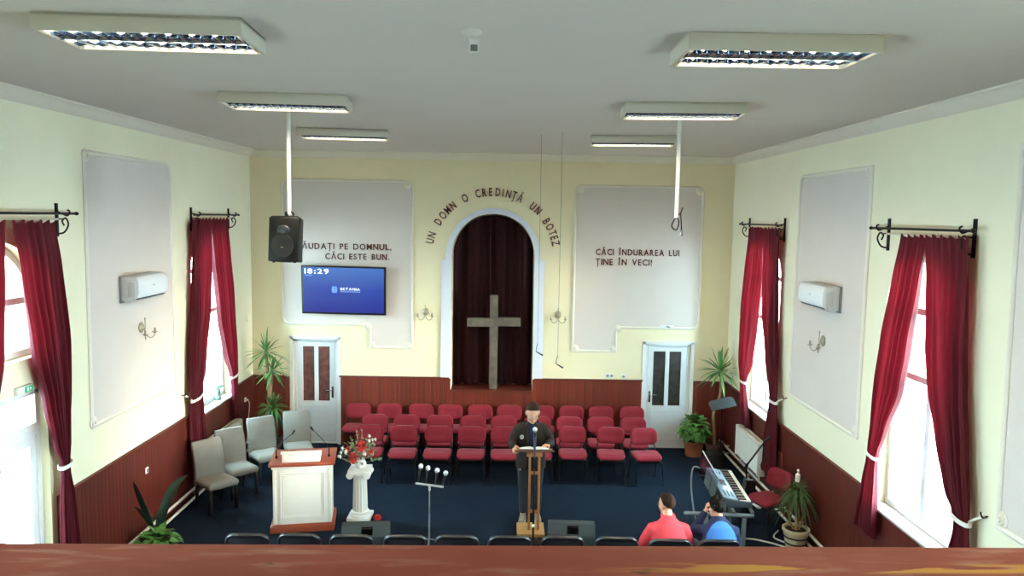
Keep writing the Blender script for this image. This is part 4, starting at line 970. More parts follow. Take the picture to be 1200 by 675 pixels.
for x in (.12, .36): m = MB(); m.box((x, 0, .681), (.035, 1.30, .034)); m.build('rail', gm, t, bevel=.004)
acr = glass_mat('clear_acrylic', (.74, .79, .82, 1), .2, .15)
t = thing('music_rest', 'clear acrylic music rest standing along the back of the keyboard', 'music rest', (2.845, 10.26, .74), ky)
tl = -.16
pf = lambda a, b, d: (-b * math.sin(tl) + d, a, b * math.cos(tl))
m = MB(); m.slab([(-.60, 0), (.60, 0), (.60, .29), (.55, .34), (-.55, .34), (-.60, .29)], [], pf, -.003, .003); m.build('plate', acr, t, smooth=0)
m = MB(); m.tube([pf(-.57, .34, 0), pf(.57, .34, 0)], .009, 6); m.build('top_edge', M('pale_edge', '#d5dbde', .3), t)
for y in (-.4, .4): m = MB(); m.box((.055, y, .02), (.11, .03, .008)); m.build('clamp', grey_metal, t)
for i, (y, lab) in enumerate([(-.40, 'white music sheet on the acrylic rest, the one nearest the balcony'), (-.02, 'white music sheet in the middle of the acrylic rest')]):
    q = MB(); q.slab([(y - .17, .012), (y + .17, .012), (y + .17, .235), (y - .17, .235)], [], pf, .004, .0065); o = q.build('music_sheet', M('paper_white', '#efece2'), None, smooth=0); o.location = (2.845, 10.26, .74); o.rotation_euler = (0, 0, ky); tag(o, lab, 'sheet music', 'music sheets on the keyboard rest')
t = thing('microphone_stand', 'black boom microphone stand beside the radiator and keyboard', 'microphone stand', (3.68, 11.05, 0))
m = MB(); m.lathe([(.011, .08), (.011, .80)], 10); m.build('pole', black_metal, t)
for k in range(3):
    a = 2 * PI * k / 3 + .9; m = MB(); m.tube([(0, 0, .12), (.25 * math.cos(a), .25 * math.sin(a), .012)], .008, 8); m.build('leg', black_metal, t)
m = MB(); m.tube([(-.04, .04, .70), (.20, -.20, 1.25)], .013, 8); m.ell((0, 0, .80), .025, None, 10, 8); m.build('boom', black_metal, t)
m = MB(); m.tube([(.18, -.18, 1.22), (.25, -.24, 1.30)], [.014, .02], 10, round_=True); m.build('microphone_head', black_plastic, t)
m = MB(); m.tube(curve([(.17, -.17, 1.18), (.2, -.18, 1.0), (.16, -.17, .86), (.18, -.17, .78)], 5), .012, 6); m.build('cable_loop', black_plastic, t)
t = thing('pedal_case', 'slim black case leaning against the keyboard stand by the wall', 'case', (3.60, 10.82, 0), math.radians(12))
m = MB(); m.box((.02, 0, .33), (.17, .10, .64), rot('Y', .16)); m.build('body', M('case_black', '#0f1012', .45), t, bevel=.01)
m = MB(); m.tube(curve([(.02, -.0, .64), (.03, -.0, .70), (.11, -.0, .69), (.12, -.0, .62)], 4), .008, 6); m.build('handle', grey_metal, t)
t = thing('small_loudspeaker', 'small black box loudspeaker on the floor by the terracotta pot', 'loudspeaker', (3.72, 13.0, 0), .15)
m = MB(); m.box((0, 0, .18), (.26, .26, .36)); m.build('cabinet', black_plastic, t, bevel=.01)
m = MB(); m.lathe([(.09, 0), (.09, .008), (.07, .004), (.01, .0)], 18); m.v = [(x, -.131 - z, .16 + y) for x, y, z in m.v]; m.build('cone', M('dark_grille', '#0c0c0d'), t)
t = thing('music_desk', 'black music stand with a tilted desk in the right back corner', 'music stand', (3.92, 13.25, 0))
m = MB(); m.slab([(-.22, -.15), (.22, -.15), (.22, .11), (.17, .16), (-.17, .16), (-.22, .11)], [], lambda a, b, d: (a, b * .95 + d * .3, 1.19 + b * .32 + a * .25 + d), -.005, .005); m.build('desk', M('desk_black', '#26292c', .6), t, smooth=0)
m = MB(); m.lathe([(.011, .1), (.011, 1.17)], 8); m.build('pole', black_metal, t)
for k in range(3):
    a = 2 * PI * k / 3 + .3; m = MB(); m.tube([(0, 0, .14), (.22 * math.cos(a), .22 * math.sin(a), .01)], .007, 6); m.build('leg', black_metal, t)
for i, (pts, lab) in enumerate([([(3.15, 9.6, .012), (3.5, 9.75, .012), (3.85, 9.8, .012), (4.0, 10.0, .012), (3.85, 10.25, .012), (4.0, 10.5, .012)], 'white cable curling on the floor below the red keyboard chair'), ([(3.1, 10.0, .012), (3.4, 10.2, .012), (3.7, 10.1, .012), (4.0, 9.8, .012), (4.05, 9.4, .012)], 'white cable running straight towards the cream plant pot')]):
    q = MB(); q.tube(curve(pts, 8), .011, 6); o = q.build('cable', M('white_cable', '#dcdad2', .5)); tag(o, lab, 'cable', 'white cables on the floor')
q = MB(); q.tube(curve([(2.93, 10.86, .80), (2.80, 10.80, .82), (2.74, 10.6, .55), (2.76, 10.3, .18), (2.87, 10.0, .014), (3.0, 9.9, .012)], 8), .012, 6); tag(q.build('cable', M('grey_cable', '#7d868c', .5)), 'grey cable looping down from the back of the keyboard', 'cable')
t = thing('power_strip', 'white power strip with plugs on the floor by the radiator pipes', 'power strip', (3.98, 11.5, 0), math.radians(100))
m = MB(); m.box((0, 0, .02), (.34, .06, .04)); m.build('body', white_trim, t, bevel=.006)
for k in range(3): m = MB(); m.box((-.1 + .1 * k, 0, .065), (.05, .045, .05)); m.build('plug', white_trim, t, bevel=.006)

# ------------------------------------------------------------------ radiators, pipes, sockets
def radiator(x, sg, y0, y1, z0, z1, lab):
    yc = (y0 + y1) / 2; L_ = y1 - y0; t = thing('radiator', lab, 'radiator', (x, yc, 0), 0, 'white panel radiators under the windows')
    rm = M('radiator_enamel', '#ebe8dc', .35)
    for d in (.07, .155):
        m = MB(); pts = []
        n_ = int(L_ / .05)
        prof = lambda off: [(sg * (d + off + (.008 if (k // 2) % 2 else 0)), -L_ / 2 + L_ * k / (2 * n_)) for k in range(2 * n_ + 1)]
        a = prof(0); b = prof(.012); m.loft([[(p, q, z) for p, q in a] + [(p, q, z) for p, q in b[::-1]] for z in (z0 + .02, z1 - .02)], True); m.build('panel', rm, t, smooth=0)
    for s in (-1, 1): m = MB(); m.box((sg * .118, s * (L_ / 2 + .006), (z0 + z1) / 2), (.135, .012, z1 - z0)); m.build('side_cover', rm, t, bevel=.003)
    m = MB(); m.slab([(-L_ / 2, .05), (L_ / 2, .05), (L_ / 2, .185), (-L_ / 2, .185)], [[(-L_ / 2 + .06 + k * .08, .085), (-L_ / 2 + .125 + k * .08, .085), (-L_ / 2 + .125 + k * .08, .15), (-L_ / 2 + .06 + k * .08, .15)] for k in range(int((L_ - .1) / .08))], lambda a, b, d_: (sg * b, a, z1 - .006 + d_), 0, .01); m.build('top_grille', M('radiator_grille', '#d2ccba', .5), t, smooth=0)
    m = MB()
    for s in (-1, 1): m.tube([(sg * .11, s * (L_ / 2 - .08), z0 + .03), (sg * .11, s * (L_ / 2 - .08), .23)], .013, 8); m.box((sg * .035, s * L_ * .3, z1 - .15), (.07, .04, .1))
    m.build('supply_pipe', pipe_m, t)
radiator(XR - .03, -1, 11.80, 12.95, .36, .90, 'white panel radiator under the far right window')
radiator(XL + .03, 1, 11.95, 13.15, .30, .82, 'white panel radiator under the far left window behind grey chairs')
for x, sg, sd in ((XL, 1, 'left'), (XR, -1, 'right')):
    for z, d, nm in ((.215, .10, 'upper'), (.075, .11, 'lower')):
        m = MB(); y0 = 8.0 if sg > 0 else 4.0
        m.tube([(x + sg * d, y0, z), (x + sg * d, D - .1, z)], .021, 10)
        for k in range(5): m.box((x + sg * (d / 2 + .02), 9.1 + k * 1.2, z), (d - .02, .02, .03))
        tag(m.build('heating_pipe', pipe_m), '%s white heating pipe along the foot of the %s wall' % (nm, sd), 'pipe', 'white heating pipes along the side walls')
def socket(loc, rz, lab, plugged=True, n_=1):
    t = thing('wall_socket', lab, 'socket', loc, rz, None); m = MB()
    m.box((0, -.006, 0), (.08 * n_, .012, .08)); m.build('plate', white_trim, t, bevel=.004)
    m = MB()
    for k in range(n_): m.lathe([(.026, 0), (.026, .012), (.018, .014), (.014, .006)], 14); m.v[-14 * 4:] = [(x + (k - (n_ - 1) / 2) * .08, -.012 - z, y) for x, y, z in m.v[-14 * 4:]]
    m.build('outlet', M('socket_hole', '#8d8980', .5) if not plugged else white_trim, t)
    if plugged: m = MB(); m.tube([(0, -.02, 0), (0, -.06, -.01)], .017, 8); m.build('plug', white_trim, t)
socket((XL + .031, 9.97, .97), PI / 2, 'small white socket with a dark hole on the left wainscot', False)
socket((XL + .031, 13.82, 1.0), PI / 2, 'white socket with a plugged-in cable near the left back corner')
socket((2.03, D - .001, 1.44), 0, 'white double socket on the back wall left of the right door', False, 2)
socket((2.3, D - .001, 1.43), 0, 'plain cream switch on the back wall next to the double socket', False)
q = MB(); q.tube(curve([(XL + .09, 13.8, 1.0), (XL + .12, 13.8, .9), (XL + .1, 13.75, .55), (XL + .14, 13.6, .33), (XL + .16, 13.4, .28)], 8), .009, 6); tag(q.build('cable', M('pale_cable', '#cfc4b8', .5)), 'pale cable hanging from the socket in the left back corner', 'cable')
t = thing('thermostat', 'small cream thermostat on the left wall above the corner plants', 'thermostat', (XL, 14.1, 2.5)); m = MB(); m.lathe([(.055, 0), (.055, .015), (.04, .03), (.01, .032)], 16); m.v = [(z, x, y * 1.3) for x, y, z in m.v]; m.build('body', wall_cream, t); m = MB(); m.box((.034, 0, .02), (.006, .02, .012)); m.build('dial', white_trim, t)
t = thing('wall_hatch', 'small brown painted hatch panel on the right wainscot by the radiator', 'hatch', (XR - .03, 11.45, .74)); m = MB(); m.box((-.006, 0, 0), (.012, .52, .38)); m.build('door', M('hatch_paint', '#8a4a40', .5, var=.08), t, bevel=.003); m = MB(); m.box((-.016, -.22, 0), (.01, .015, .04)); m.build('latch', M('hatch_latch', '#6a342c', .4), t)
t = thing('wall_lamp', 'small white and silver fitting on the moulding above the right door', 'wall fitting', (3.10, D - .035, 2.43)); m = MB(); m.box((0, -.03, .0), (.26, .05, .04)); m.build('body', white_trim, t, bevel=.008); m = MB(); m.ell((.02, -.06, .0), (.05, .02, .018), None, 10, 6); m.build('silver_part', chrome, t)
t = thing('exit_sign', 'small green exit sign on the wall above the left exit door', 'sign', (XL, 7.5, 2.66)); m = MB(); m.box((.02, 0, 0), (.04, .24, .08)); m.build('case', M('exit_white', '#dfe8e2', .5), t, bevel=.005)
m = MB(); m.box((.0415, .05, 0), (.004, .12, .06)); m.build('green_panel', M('exit_green', '#2f9a72', .5, emit=.5), t); m = MB(); m.box((.044, .03, 0), (.003, .025, .04)); m.add([(.0455, .06, .018), (.0455, .06, -.018), (.0455, .095, 0)], [(0, 1, 2)]); m.build('arrow', white_trim, t, smooth=0)
t = thing('figurine', 'small grey-green ornament on the far left window sill', 'ornament', (XL - .06, 12.75, 1.264)); m = MB(); m.lathe([(.05, 0), (.06, .03), (.03, .07), (.045, .13), (.05, .17), (.02, .2)], 14); m.build('body', M('ornament_green', '#6d8a80', .5), t); m = MB(); m.ell((0, 0, .24), (.09, .09, .04), None, 14, 8); m.build('top', M('ornament_green', '#6d8a80'), t)

# ------------------------------------------------------------------ plants
def pot(t, r0, r1, h, m_, z=0, lip=.02):
    m = MB(); m.lathe([(r0, z), (r1, z + h - .04), (r1 + lip * .6, z + h - .04), (r1 + lip * .6, z + h), (r1 - .012, z + h), (r1 - .02, z + h - .05), (r1 - .02, z + h - .05)], 24); o = m.build('pot', m_, t)
    s = MB(); s.lathe([(r1 - .025, z + h - .055), (r1 - .025, z + h - .03), (.01, z + h - .025)], 20); s.build('soil', soil, t); return o
def rosette(mb, c, n_, L_, w, rg, up=.3, droop=.3, el=(-.5, 1.4)):
    c = Vector(c)
    for k in range(n_):
        a = k * 2.399 + rg.uniform(-.2, .2); e = el[0] + (el[1] - el[0]) * (k + .5) / n_ + rg.uniform(-.15, .15); l = L_ * rg.uniform(.75, 1.1)
        d = Vector((math.cos(a) * math.cos(e), math.sin(a) * math.cos(e), math.sin(e)))
        blade(mb, c + d * .015, c + d * l + Vector((0, 0, -droop * l * math.cos(e))), w, Vector((0, 0, up * l * .4 * math.cos(e))), 6)
rg = random.Random(11)
t = thing('yucca', 'tall spiky yucca with a bare trunk in the right back corner', 'plant', (3.98, 13.85, 0))
pot(t, .13, .17, .28, M('dark_pot', '#4a3026', .6))
m = MB(); m.tube(curve([(0, 0, .24), (-.02, 0, .6), (-.04, 0, .85), (.06, .02, 1.15), (.08, .02, 1.35), (.07, .02, 1.6)], 6), [.03] * 20 + [.022] * 11, 10); m.build('trunk', bark, t)
m = MB(); rosette(m, (.05, .0, 1.66), 46, .52, .022, rg, .3, .25, (-.75, 1.45)); m.v = [(min(x, .28), min(y, .46), z) for x, y, z in m.v]; m.build('foliage', M('yucca_leaf', '#4f7a40', .5, var=.25, vs=8), t, smooth=0, recalc=False)
t = thing('pothos', 'bushy green potted plant in a terracotta pot left of the yucca', 'plant', (3.62, 13.98, 0))
pot(t, .15, .19, .30, terracotta)
def heart(mb, c, d, up, s):
    c = Vector(c); d = Vector(d).normalized(); sd = d.cross(Vector(up)).normalized(); nn = sd.cross(d)
    pts = [(0, 0, .0), (.35, -.1, .06), (.5, .2, .08), (.42, .55, .04), (0, 1.05, -.12), (-.42, .55, .04), (-.5, .2, .08), (-.35, -.1, .06), (0, .45, -.02)]
    mb.add([c + (sd * a + d * b + nn * e) * s for a, b, e in pts], [(0, 1, 8), (1, 2, 8), (2, 3, 8), (3, 4, 8), (4, 5, 8), (5, 6, 8), (6, 7, 8), (7, 0, 8)])
def bush(mb, c, r, n_, s, rg, squash=.85):
    c = Vector(c)
    for k in range(n_):
        a = rg.uniform(0, 2 * PI); e = math.asin(rg.uniform(-.6, 1)); d = Vector((math.cos(a) * math.cos(e), math.sin(a) * math.cos(e), math.sin(e)))
        p = c + Vector((d.x * r, d.y * r, d.z * r * squash)) * rg.uniform(.7, 1.0)
        heart(mb, p, d + Vector((rg.uniform(-.5, .5), rg.uniform(-.5, .5), -.7)), (rg.uniform(-.2, .2), rg.uniform(-.2, .2), 1), s * rg.uniform(.7, 1.2))
m = MB(); bush(m, (-.02, -.06, .52), .27, 190, .11, rg, 1.0); m.build('foliage', leaf_light, t, smooth=0, recalc=False)
m = MB()
for k in range(12): a = k * .55; m.tube(curve([(0, 0, .26), (.08 * math.cos(a), .08 * math.sin(a), .42), (.18 * math.cos(a), .18 * math.sin(a), .58)], 3), .005, 5)
m.build('stems', leaf, t)
t = thing('ponytail_palm', 'drooping grassy palm in a cream banded pot by the right wall', 'plant', (4.02, 9.92, 0))
op = pot(t, .12, .17, .30, M('cream_pot', '#e8dcb8', .5)); m = MB()
for z, r_ in ((.10, .143), (.19, .160)): m.lathe([(r_, z - .012), (r_ + .006, z), (r_, z + .012)], 24, caps=False)
m.build('pot_band', M('dark_band', '#2c2018', .6), t)
m = MB(); m.tube(curve([(0, 0, .27), (.01, 0, .5), (-.01, 0, .74)], 5), .026, 10); m.tube(curve([(-.03, .02, .27), (-.1, .05, .48), (-.06, .03, .7)], 5), .014, 8); m.tube(curve([(.04, .0, .27), (.09, -.02, .5)], 5), .012, 8); m.build('trunk', M('pale_trunk', '#b08a5c', .8, var=.2), t)
m = MB(); rosette(m, (-.01, 0, .82), 120, .36, .008, rg, 1.1, 1.15, (-.1, 1.2)); rosette(m, (-.05, .02, .76), 60, .30, .008, rg, 1.0, 1.3, (-.2, 1.0)); m.v = [(min(x, .22), y, z) for x, y, z in m.v]; m.build('foliage', M('palm_leaf', '#3f5c30', .55, var=.35, vs=10), t, smooth=0, recalc=False)
t = thing('plant_ornament', 'small white ornament stuck on top of the grassy palm', 'ornament', (4.0, 9.9, .86)); m = MB(); m.lathe([(.03, .10), (.035, .14), (.03, .2), (.012, .215), (.012, .235), (.02, .25), (.008, .27)], 12); m.build('figure', M('ornament_white', '#efe6d8', .5), t); m = MB(); m.lathe([(.006, -.1), (.006, .11)], 8); m.build('stick', bark, t)
t = thing('yucca', 'tall two-crowned spiky yucca in the left back corner', 'plant', (-4.40, 13.85, 0))
pot(t, .13, .17, .28, M('dark_pot', '#4a3026'))
m = MB(); m.tube(curve([(-.02, 0, .24), (-.06, 0, .7), (-.02, 0, 1.1), (-.06, 0, 1.9)], 6), .026, 10); m.tube(curve([(.03, 0, .24), (.07, 0, .7), (.01, 0, 1.05), (.05, 0, 1.5)], 6), .026, 10); m.build('trunk', bark, t)
m = MB(); rosette(m, (-.06, -.02, 1.9), 34, .46, .02, rg, .3, .3, (-.7, 1.4)); rosette(m, (.06, -.03, 1.55), 34, .42, .02, rg, .3, .35, (-.7, 1.2)); m.v = [(max(x, -.42), min(y, .45), z) for x, y, z in m.v]; m.build('foliage', M('yucca_leaf', '#4f7a40'), t, smooth=0, recalc=False)
t = thing('spider_plant', 'arching spider plant below the left corner yucca, behind the grey chairs', 'plant', (-4.22, 13.42, 0))
pot(t, .12, .16, .42, M('dark_pot', '#4a3026')); m = MB(); rosette(m, (0, 0, .93), 90, .42, .013, rg, .9, .75, (.0, 1.4)); m.v = [(max(x, -.55), min(y, .8), z) for x, y, z in m.v]; m.build('foliage', M('spider_leaf', '#456d33', .5, var=.25, vs=8), t, smooth=0, recalc=False)
m = MB(); rosette(m, (.02, -.02, .92), 34, .50, .014, rg, .7, 1.5, (-.3, .6)); m.v = [(max(x, -.55), min(y, .8), max(z, .5)) for x, y, z in m.v]; m.build('lower_leaves', leaf_dark, t, smooth=0, recalc=False)
m = MB(); m.tube(curve([(0, 0, .38), (.02, .01, .7), (0, 0, .98)], 5), .022, 8); m.build('stem', bark, t)
t = thing('snake_plant', 'dark plant with two large upright leaves by the left wall', 'plant', (-4.55, 9.55, 0))
pot(t, .13, .17, .26, M('dark_pot', '#4a3026')); m = MB()
blade(m, (-.03, 0, .25), (-.12, -.32, 1.08), .055, (-.05, -.05, .12), 10, fold=.4); blade(m, (.0, .05, .25), (.12, .75, .80), .075, (-.08, .05, .25), 10, fold=.35); blade(m, (.02, .02, .25), (.05, .25, .62), .07, (0, 0, .1), 10, fold=.35); blade(m, (-.04, -.02, .3), (-.14, -.30, .75), .06, (-.02, -.02, .1), 10, fold=.4)
m.v = [(max(x, -.24), y, z) for x, y, z in m.v]; m.build('foliage', leaf_dark, t, smooth=60, recalc=False)
m = MB(); m.tube([(-.03, 0, .22), (-.045, -.03, .5)], .012, 6); m.tube([(0, .04, .22), (.0, .1, .45)], .012, 6); m.build('stalks', leaf_dark, t)
t = thing('pothos', 'low bright green leafy plant at the foot of the left wainscot', 'plant', (-4.45, 9.18, 0))
pot(t, .13, .17, .20, terracotta); m = MB(); bush(m, (.05, .02, .29), .26, 120, .11, rg, .6); m.v = [(max(x, -.33), y, z) for x, y, z in m.v]; m.build('foliage', leaf_light, t, smooth=0, recalc=False)
m = MB()
for k in range(8): a = k * .8; m.tube(curve([(0, 0, .16), (.08 * math.cos(a), .08 * math.sin(a), .28), (.18 * math.cos(a), .18 * math.sin(a), .36)], 3), .005, 5)
m.build('stems', leaf, t)
# ------------------------------------------------------------------ people
def fuse(mb, voxel, smooth_it=6, name='m'):
    me = mb.mesh(name, [skin], 180); o = bpy.data.objects.new('fuse', me); COL.objects.link(o)
    r = o.modifiers.new('r', 'REMESH'); r.mode = 'VOXEL'; r.voxel_size = voxel; r.use_smooth_shade = True
    if smooth_it: sm_ = o.modifiers.new('s', 'SMOOTH'); sm_.factor = .5; sm_.iterations = smooth_it
    bpy.context.view_layer.update()
    out = bpy.data.meshes.new_from_object(o.evaluated_get(bpy.context.evaluated_depsgraph_get()))
    bpy.data.objects.remove(o); bpy.data.meshes.remove(me); out.name = name; return out
def put(name, me, mat_, parent, cut=None, label=None):
    me.materials.clear(); me.materials.append(mat_)
    if cut:
        bm = bmesh.new(); bm.from_mesh(me); bm.normal_update()
        bmesh.ops.delete(bm, geom=[f for f in bm.faces if cut(f.calc_center_median(), f.normal)], context='FACES'); bm.to_mesh(me); bm.free()
    me.shade_smooth(); return link(name, me, parent, label)
def head(mb, c, R, k=1.0, ears=True):
    c = Vector(c)
    def P(x, y, z): return c + R @ (Vector((x, y, z)) * k)
    def E(x, y, z, a, b, d): mb.ell(P(x, y, z), (a * k, b * k, d * k), R, 20, 14)
    E(0, -.012, .035, .076, .096, .088); E(0, .022, -.035, .063, .070, .085); E(0, .052, -.095, .034, .032, .027); E(0, .03, -.07, .055, .05, .05)
    E(0, .072, .022, .052, .02, .014)                                   # brow
    for s in (-1, 1):
        E(s * .045, .055, -.03, .02, .022, .02)                         # cheekbones
        if ears: E(s * .079, -.008, -.008, .011, .021, .034); E(s * .076, .0, -.03, .01, .012, .014)
    mb.tube([P(0, .084, .012), P(0, .102, -.018), P(0, .112, -.034)], [.009 * k, .012 * k, .016 * k], 10, round_=True)
    E(0, .086, -.066, .024, .010, .006); E(0, .084, -.078, .021, .010, .007)   # lips
def hair(c, R, k, line, col, parent, lump=.006, r=(.082, .102, .097), seed=1):
    c = Vector(c); m = MB(); nA, nT = 40, 14; vs = []
    for i in range(nT + 1):
        for j in range(nA):
            a = 2 * PI * j / nA; th = (line(a) + .07 * noise.noise(Vector((math.cos(a) * 4, math.sin(a) * 4, seed)))) * i / nT                      # a: 0 = right (+x), pi/2 = front (+y)
            d = Vector((math.sin(th) * math.cos(a), math.sin(th) * math.sin(a), math.cos(th)))
            q = 1 + lump / .09 * noise.noise(d * 5 + Vector((seed, 0, 0))) + .3 * lump / .09 * noise.noise(d * 17 + Vector((0, seed, 0)))
            if i == nT: q *= .93
            vs.append(c + R @ (Vector((d.x * r[0], d.y * r[1] - .012, d.z * r[2] + .033)) * q * k))
    m.add(vs, [(i * nA + j, i * nA + (j + 1) % nA, (i + 1) * nA + (j + 1) % nA, (i + 1) * nA + j) for i in range(nT) for j in range(nA)])
    return m.build('hair', col, parent, smooth=180)
def hairline(front, side, back, brow=.35):
    def f(a):
        s = math.sin(a); c_ = abs(math.cos(a))
        v = side + (front - side) * max(0, s) ** brow if s > 0 else side + (back - side) * max(0, -s) ** .7
        return v
    return f
def hand(mb, w, d, nrm, side, curl=(.5, .6), spread=.06, thumb=(.5, .3), k=1.0):
    """w wrist, d direction of the fingers, nrm palm normal (towards the held thing), side +1 thumb along +s"""
    w = Vector(w); d = Vector(d).normalized(); nrm = (Vector(nrm) - d * Vector(nrm).dot(d)).normalized(); s = d.cross(nrm) * side
    mb.tube([w - d * .01, w + d * .03 * k, w + d * .085 * k], [(.026 * k, .019 * k), (.036 * k, .016 * k), (.041 * k, .014 * k)], 12, ref=tuple(s), round_=True)
    for i, L_ in enumerate((.072, .080, .075, .058)):
        off = (1.5 - i) * .0205 * k; b = w + d * (.086 - .006 * abs(i - 1.2)) * k + s * off
        dd = (d + s * (1.5 - i) * spread).normalized(); pts = [b - dd * .012 * k, b]; a = 0
        for fr, c_ in ((.42, curl[0]), (.33, curl[1]), (.25, curl[1] * .7)):
            a += c_; v = dd * math.cos(a) + nrm * math.sin(a); pts.append(pts[-1] + v * L_ * fr * k)
        mb.tube(pts, [.0105 * k, .0105 * k, .0095 * k, .0085 * k, .0072 * k], 8, round_=True)
    b = w + d * .028 * k + s * .028 * k; v = (d * .75 + s * .8 + nrm * thumb[0]).normalized(); v2 = (d * .95 + s * .25 + nrm * (thumb[0] + thumb[1])).normalized()
    mb.tube([b - v * .012, b + v * .03 * k, b + v * .03 * k + v2 * .032 * k, b + v * .03 * k + v2 * .056 * k], [.0155 * k, .013 * k, .011 * k, .0085 * k], 8, round_=True)
def face_bits(c, R, k, parent, glasses=True):
    c = Vector(c); P = lambda x, y, z: c + R @ (Vector((x, y, z)) * k)
    for s in (-1, 1):
        m = MB(); m.ell(P(s * .032, .076, .004), (.012 * k, .009 * k, .006 * k), R, 10, 8); e = m.build('eye', M('eye_white', '#e9e4de', .3), parent)
        q = MB(); q.ell(P(s * .032, .084, .001), (.0055 * k, .004 * k, .005 * k), R, 8, 6); q.build('iris', M('dark_iris', '#241a14', .3), e)
        q = MB(); q.tube([P(s * .015, .088, .024), P(s * .034, .088, .030), P(s * .054, .076, .024)], [.002 * k, .003 * k, .002 * k], 6); q.build('eyebrow', M('dark_hair', '#33241a', .75, spec=.12), parent)
    m = MB(); m.tube([P(-.022, .092, -.072), P(0, .097, -.0715), P(.022, .092, -.072)], [.0025, .004, .0025], 6); m.build('lips', M('lips', '#a8665a', .5), parent)
    if glasses:
        m = MB(); l = MB()
        for s in (-1, 1):
            ring = [P(s * (.034 + .024 * math.cos(2 * PI * j / 20)), .103 - .012 * abs(math.cos(2 * PI * j / 20) * .5 + .5) * (1 if s > 0 else 1), .002 + .018 * math.sin(2 * PI * j / 20)) for j in range(21)]
            m.tube(ring, .0014, 6, caps=False); m.tube([P(s * .058, .092, .008), P(s * .082, .0, .012)], .0014, 6)
            l.add([P(s * .034, .100, .002)] + ring[:20], [(0, j + 1, (j + 1) % 20 + 1) for j in range(20)])
        m.tube([P(-.011, .103, .006), P(.011, .103, .006)], .0022, 6); g = m.build('glasses', M('glasses_frame', '#2a2622', .3, metal=.5), parent); l.build('lenses', glass_mat('lens_glass', (1, 1, 1, 1), .12), g, smooth=0)

# --- the preacher, standing, facing the balcony (-y)
t = thing('person', 'man in an open dark brown jacket standing at the lectern looking down at a book', 'person', (.40, 10.80, 0))
hc = Vector((.01, -.12, 1.655)); HR = rot('Z', PI + .12) @ rot('X', -.55)
HK = 1.20
b = MB()
b.tube([(0, .05, .88), (0, .05, .98), (0, .03, 1.12), (0, -.0, 1.30), (0, -.03, 1.40), (0, -.045, 1.46)], [(.165, .115), (.17, .12), (.165, .12), (.165, .115), (.13, .09), (.07, .06)], 20, round_=True)
b.tube([(0, -.035, 1.42), (0, -.07, 1.52), (0, -.085, 1.58)], [.066, .06, .058], 14, round_=True)
head(b, hc, HR, HK)
for s in (-1, 1):
    b.tube([(s * .09, .05, .92), (s * .10, .02, .52), (s * .10, .07, .10)], [(.088, .095), (.06, .062), (.042, .045)], 14, round_=True)
    b.tube([(s * .10, .075, .09), (s * .115, -.02, .045), (s * .125, -.12, .03)], [.042, (.042, .036), (.038, .022)], 12, round_=True)
shL, shR = Vector((-.19, -.01, 1.405)), Vector((.19, -.01, 1.405)); elL, elR = Vector((-.262, .02, 1.16)), Vector((.268, .02, 1.17)); wrL, wrR = Vector((-.265, -.22, 1.185)), Vector((.235, -.24, 1.235))
for a, e, w in ((shL, elL, wrL), (shR, elR, wrR)):
    b.tube([a + Vector((-a.x * .3, 0, -.03)), (a + e) / 2, e], [.045, .045, .042], 12, round_=True); b.tube([e, (e + w) / 2, w], [.043, .04, .028], 12, round_=True)
hand(b, wrL, (.16, -.9, -.32), (.75, 0, -.6), 1, (.45, .75), .05, (.45, .3), 1.05)
hand(b, wrR, (-.55, -.75, -.12), (0, -.15, -1), 1, (.22, .3), .05, (.25, .1), 1.05)
put('body', fuse(b, .0055, 4, 'preacher_body'), skin, t)
hair(hc, HR, HK, hairline(.84, 1.62, 2.05, .7), M('dark_hair', '#33241a', .75, spec=.12), t, .007, (.081, .101, .098), seed=3)
face_bits(hc, HR, HK, t)
j = MB()
j.tube([(0, .045, .80), (0, .04, .95), (0, .025, 1.12), (0, -.0, 1.28), (0, -.025, 1.40), (0, -.035, 1.47), (0, -.04, 1.52)], [(.225, .165), (.215, .165), (.205, .16), (.205, .155), (.175, .13), (.125, .098), (.09, .088)], 24)
for a, e, w in ((shL, elL, wrL), (shR, elR, wrR)):
    u = (w - e).normalized(); e2 = e + Vector((math.copysign(.02, e.x), .02, -.01)); j.tube([a + Vector((-a.x * .25, 0, .0)), a + Vector((-a.x * .02, 0, -.03)), (a + e2) / 2 + Vector((a.x * .05, .0, .0)), e2], [.080, .082, .074, .068], 14, round_=True); j.tube([e2, (e2 + w) / 2, w + u * .01], [.068, .062, .046], 14, round_=True)
jk = M('dark_brown_jacket', '#2e2420', .8, var=.15, vs=12, bump=.3, bs=30, spec=.15)
def jcut(c_, n_):
    if c_.z > 1.505 or c_.z < .785: return True
    wz = .052 + .045 * max(0, (c_.z - 1.32) / .15) + .05 * max(0, (1.1 - c_.z) / .3)
    return abs(c_.x + .005) < wz and c_.y < -.05 and n_.y < -.15 and abs(c_.x) < .16
put('jacket', fuse(j, .010, 3, 'jacket'), jk, t, jcut)
c_ = MB()
for s in (-1, 1):
    c_.tube([(s * .05, -.10, 1.505), (s * .075, -.135, 1.44), (s * .062, -.165, 1.34), (s * .058, -.18, 1.15), (s * .085, -.145, .84)], [(.012, .022)] * 5, 8, round_=True)
c_.build('jacket_facing', jk, t)
v = MB(); v.tube([(0, .035, .93), (0, .02, 1.12), (0, -.005, 1.28), (0, -.03, 1.40), (0, -.045, 1.475), (0, -.06, 1.53)], [(.185, .142), (.185, .138), (.195, .137), (.165, .112), (.085, .080), (.072, .072)], 24); v.build('shirt', M('navy_shirt', '#18203a', .8), t, smooth=80)
p = MB(); p.tube([(0, .05, .84), (0, .05, .95), (0, .04, 1.05)], [(.185, .13), (.19, .135), (.182, .13)], 20, round_=True)
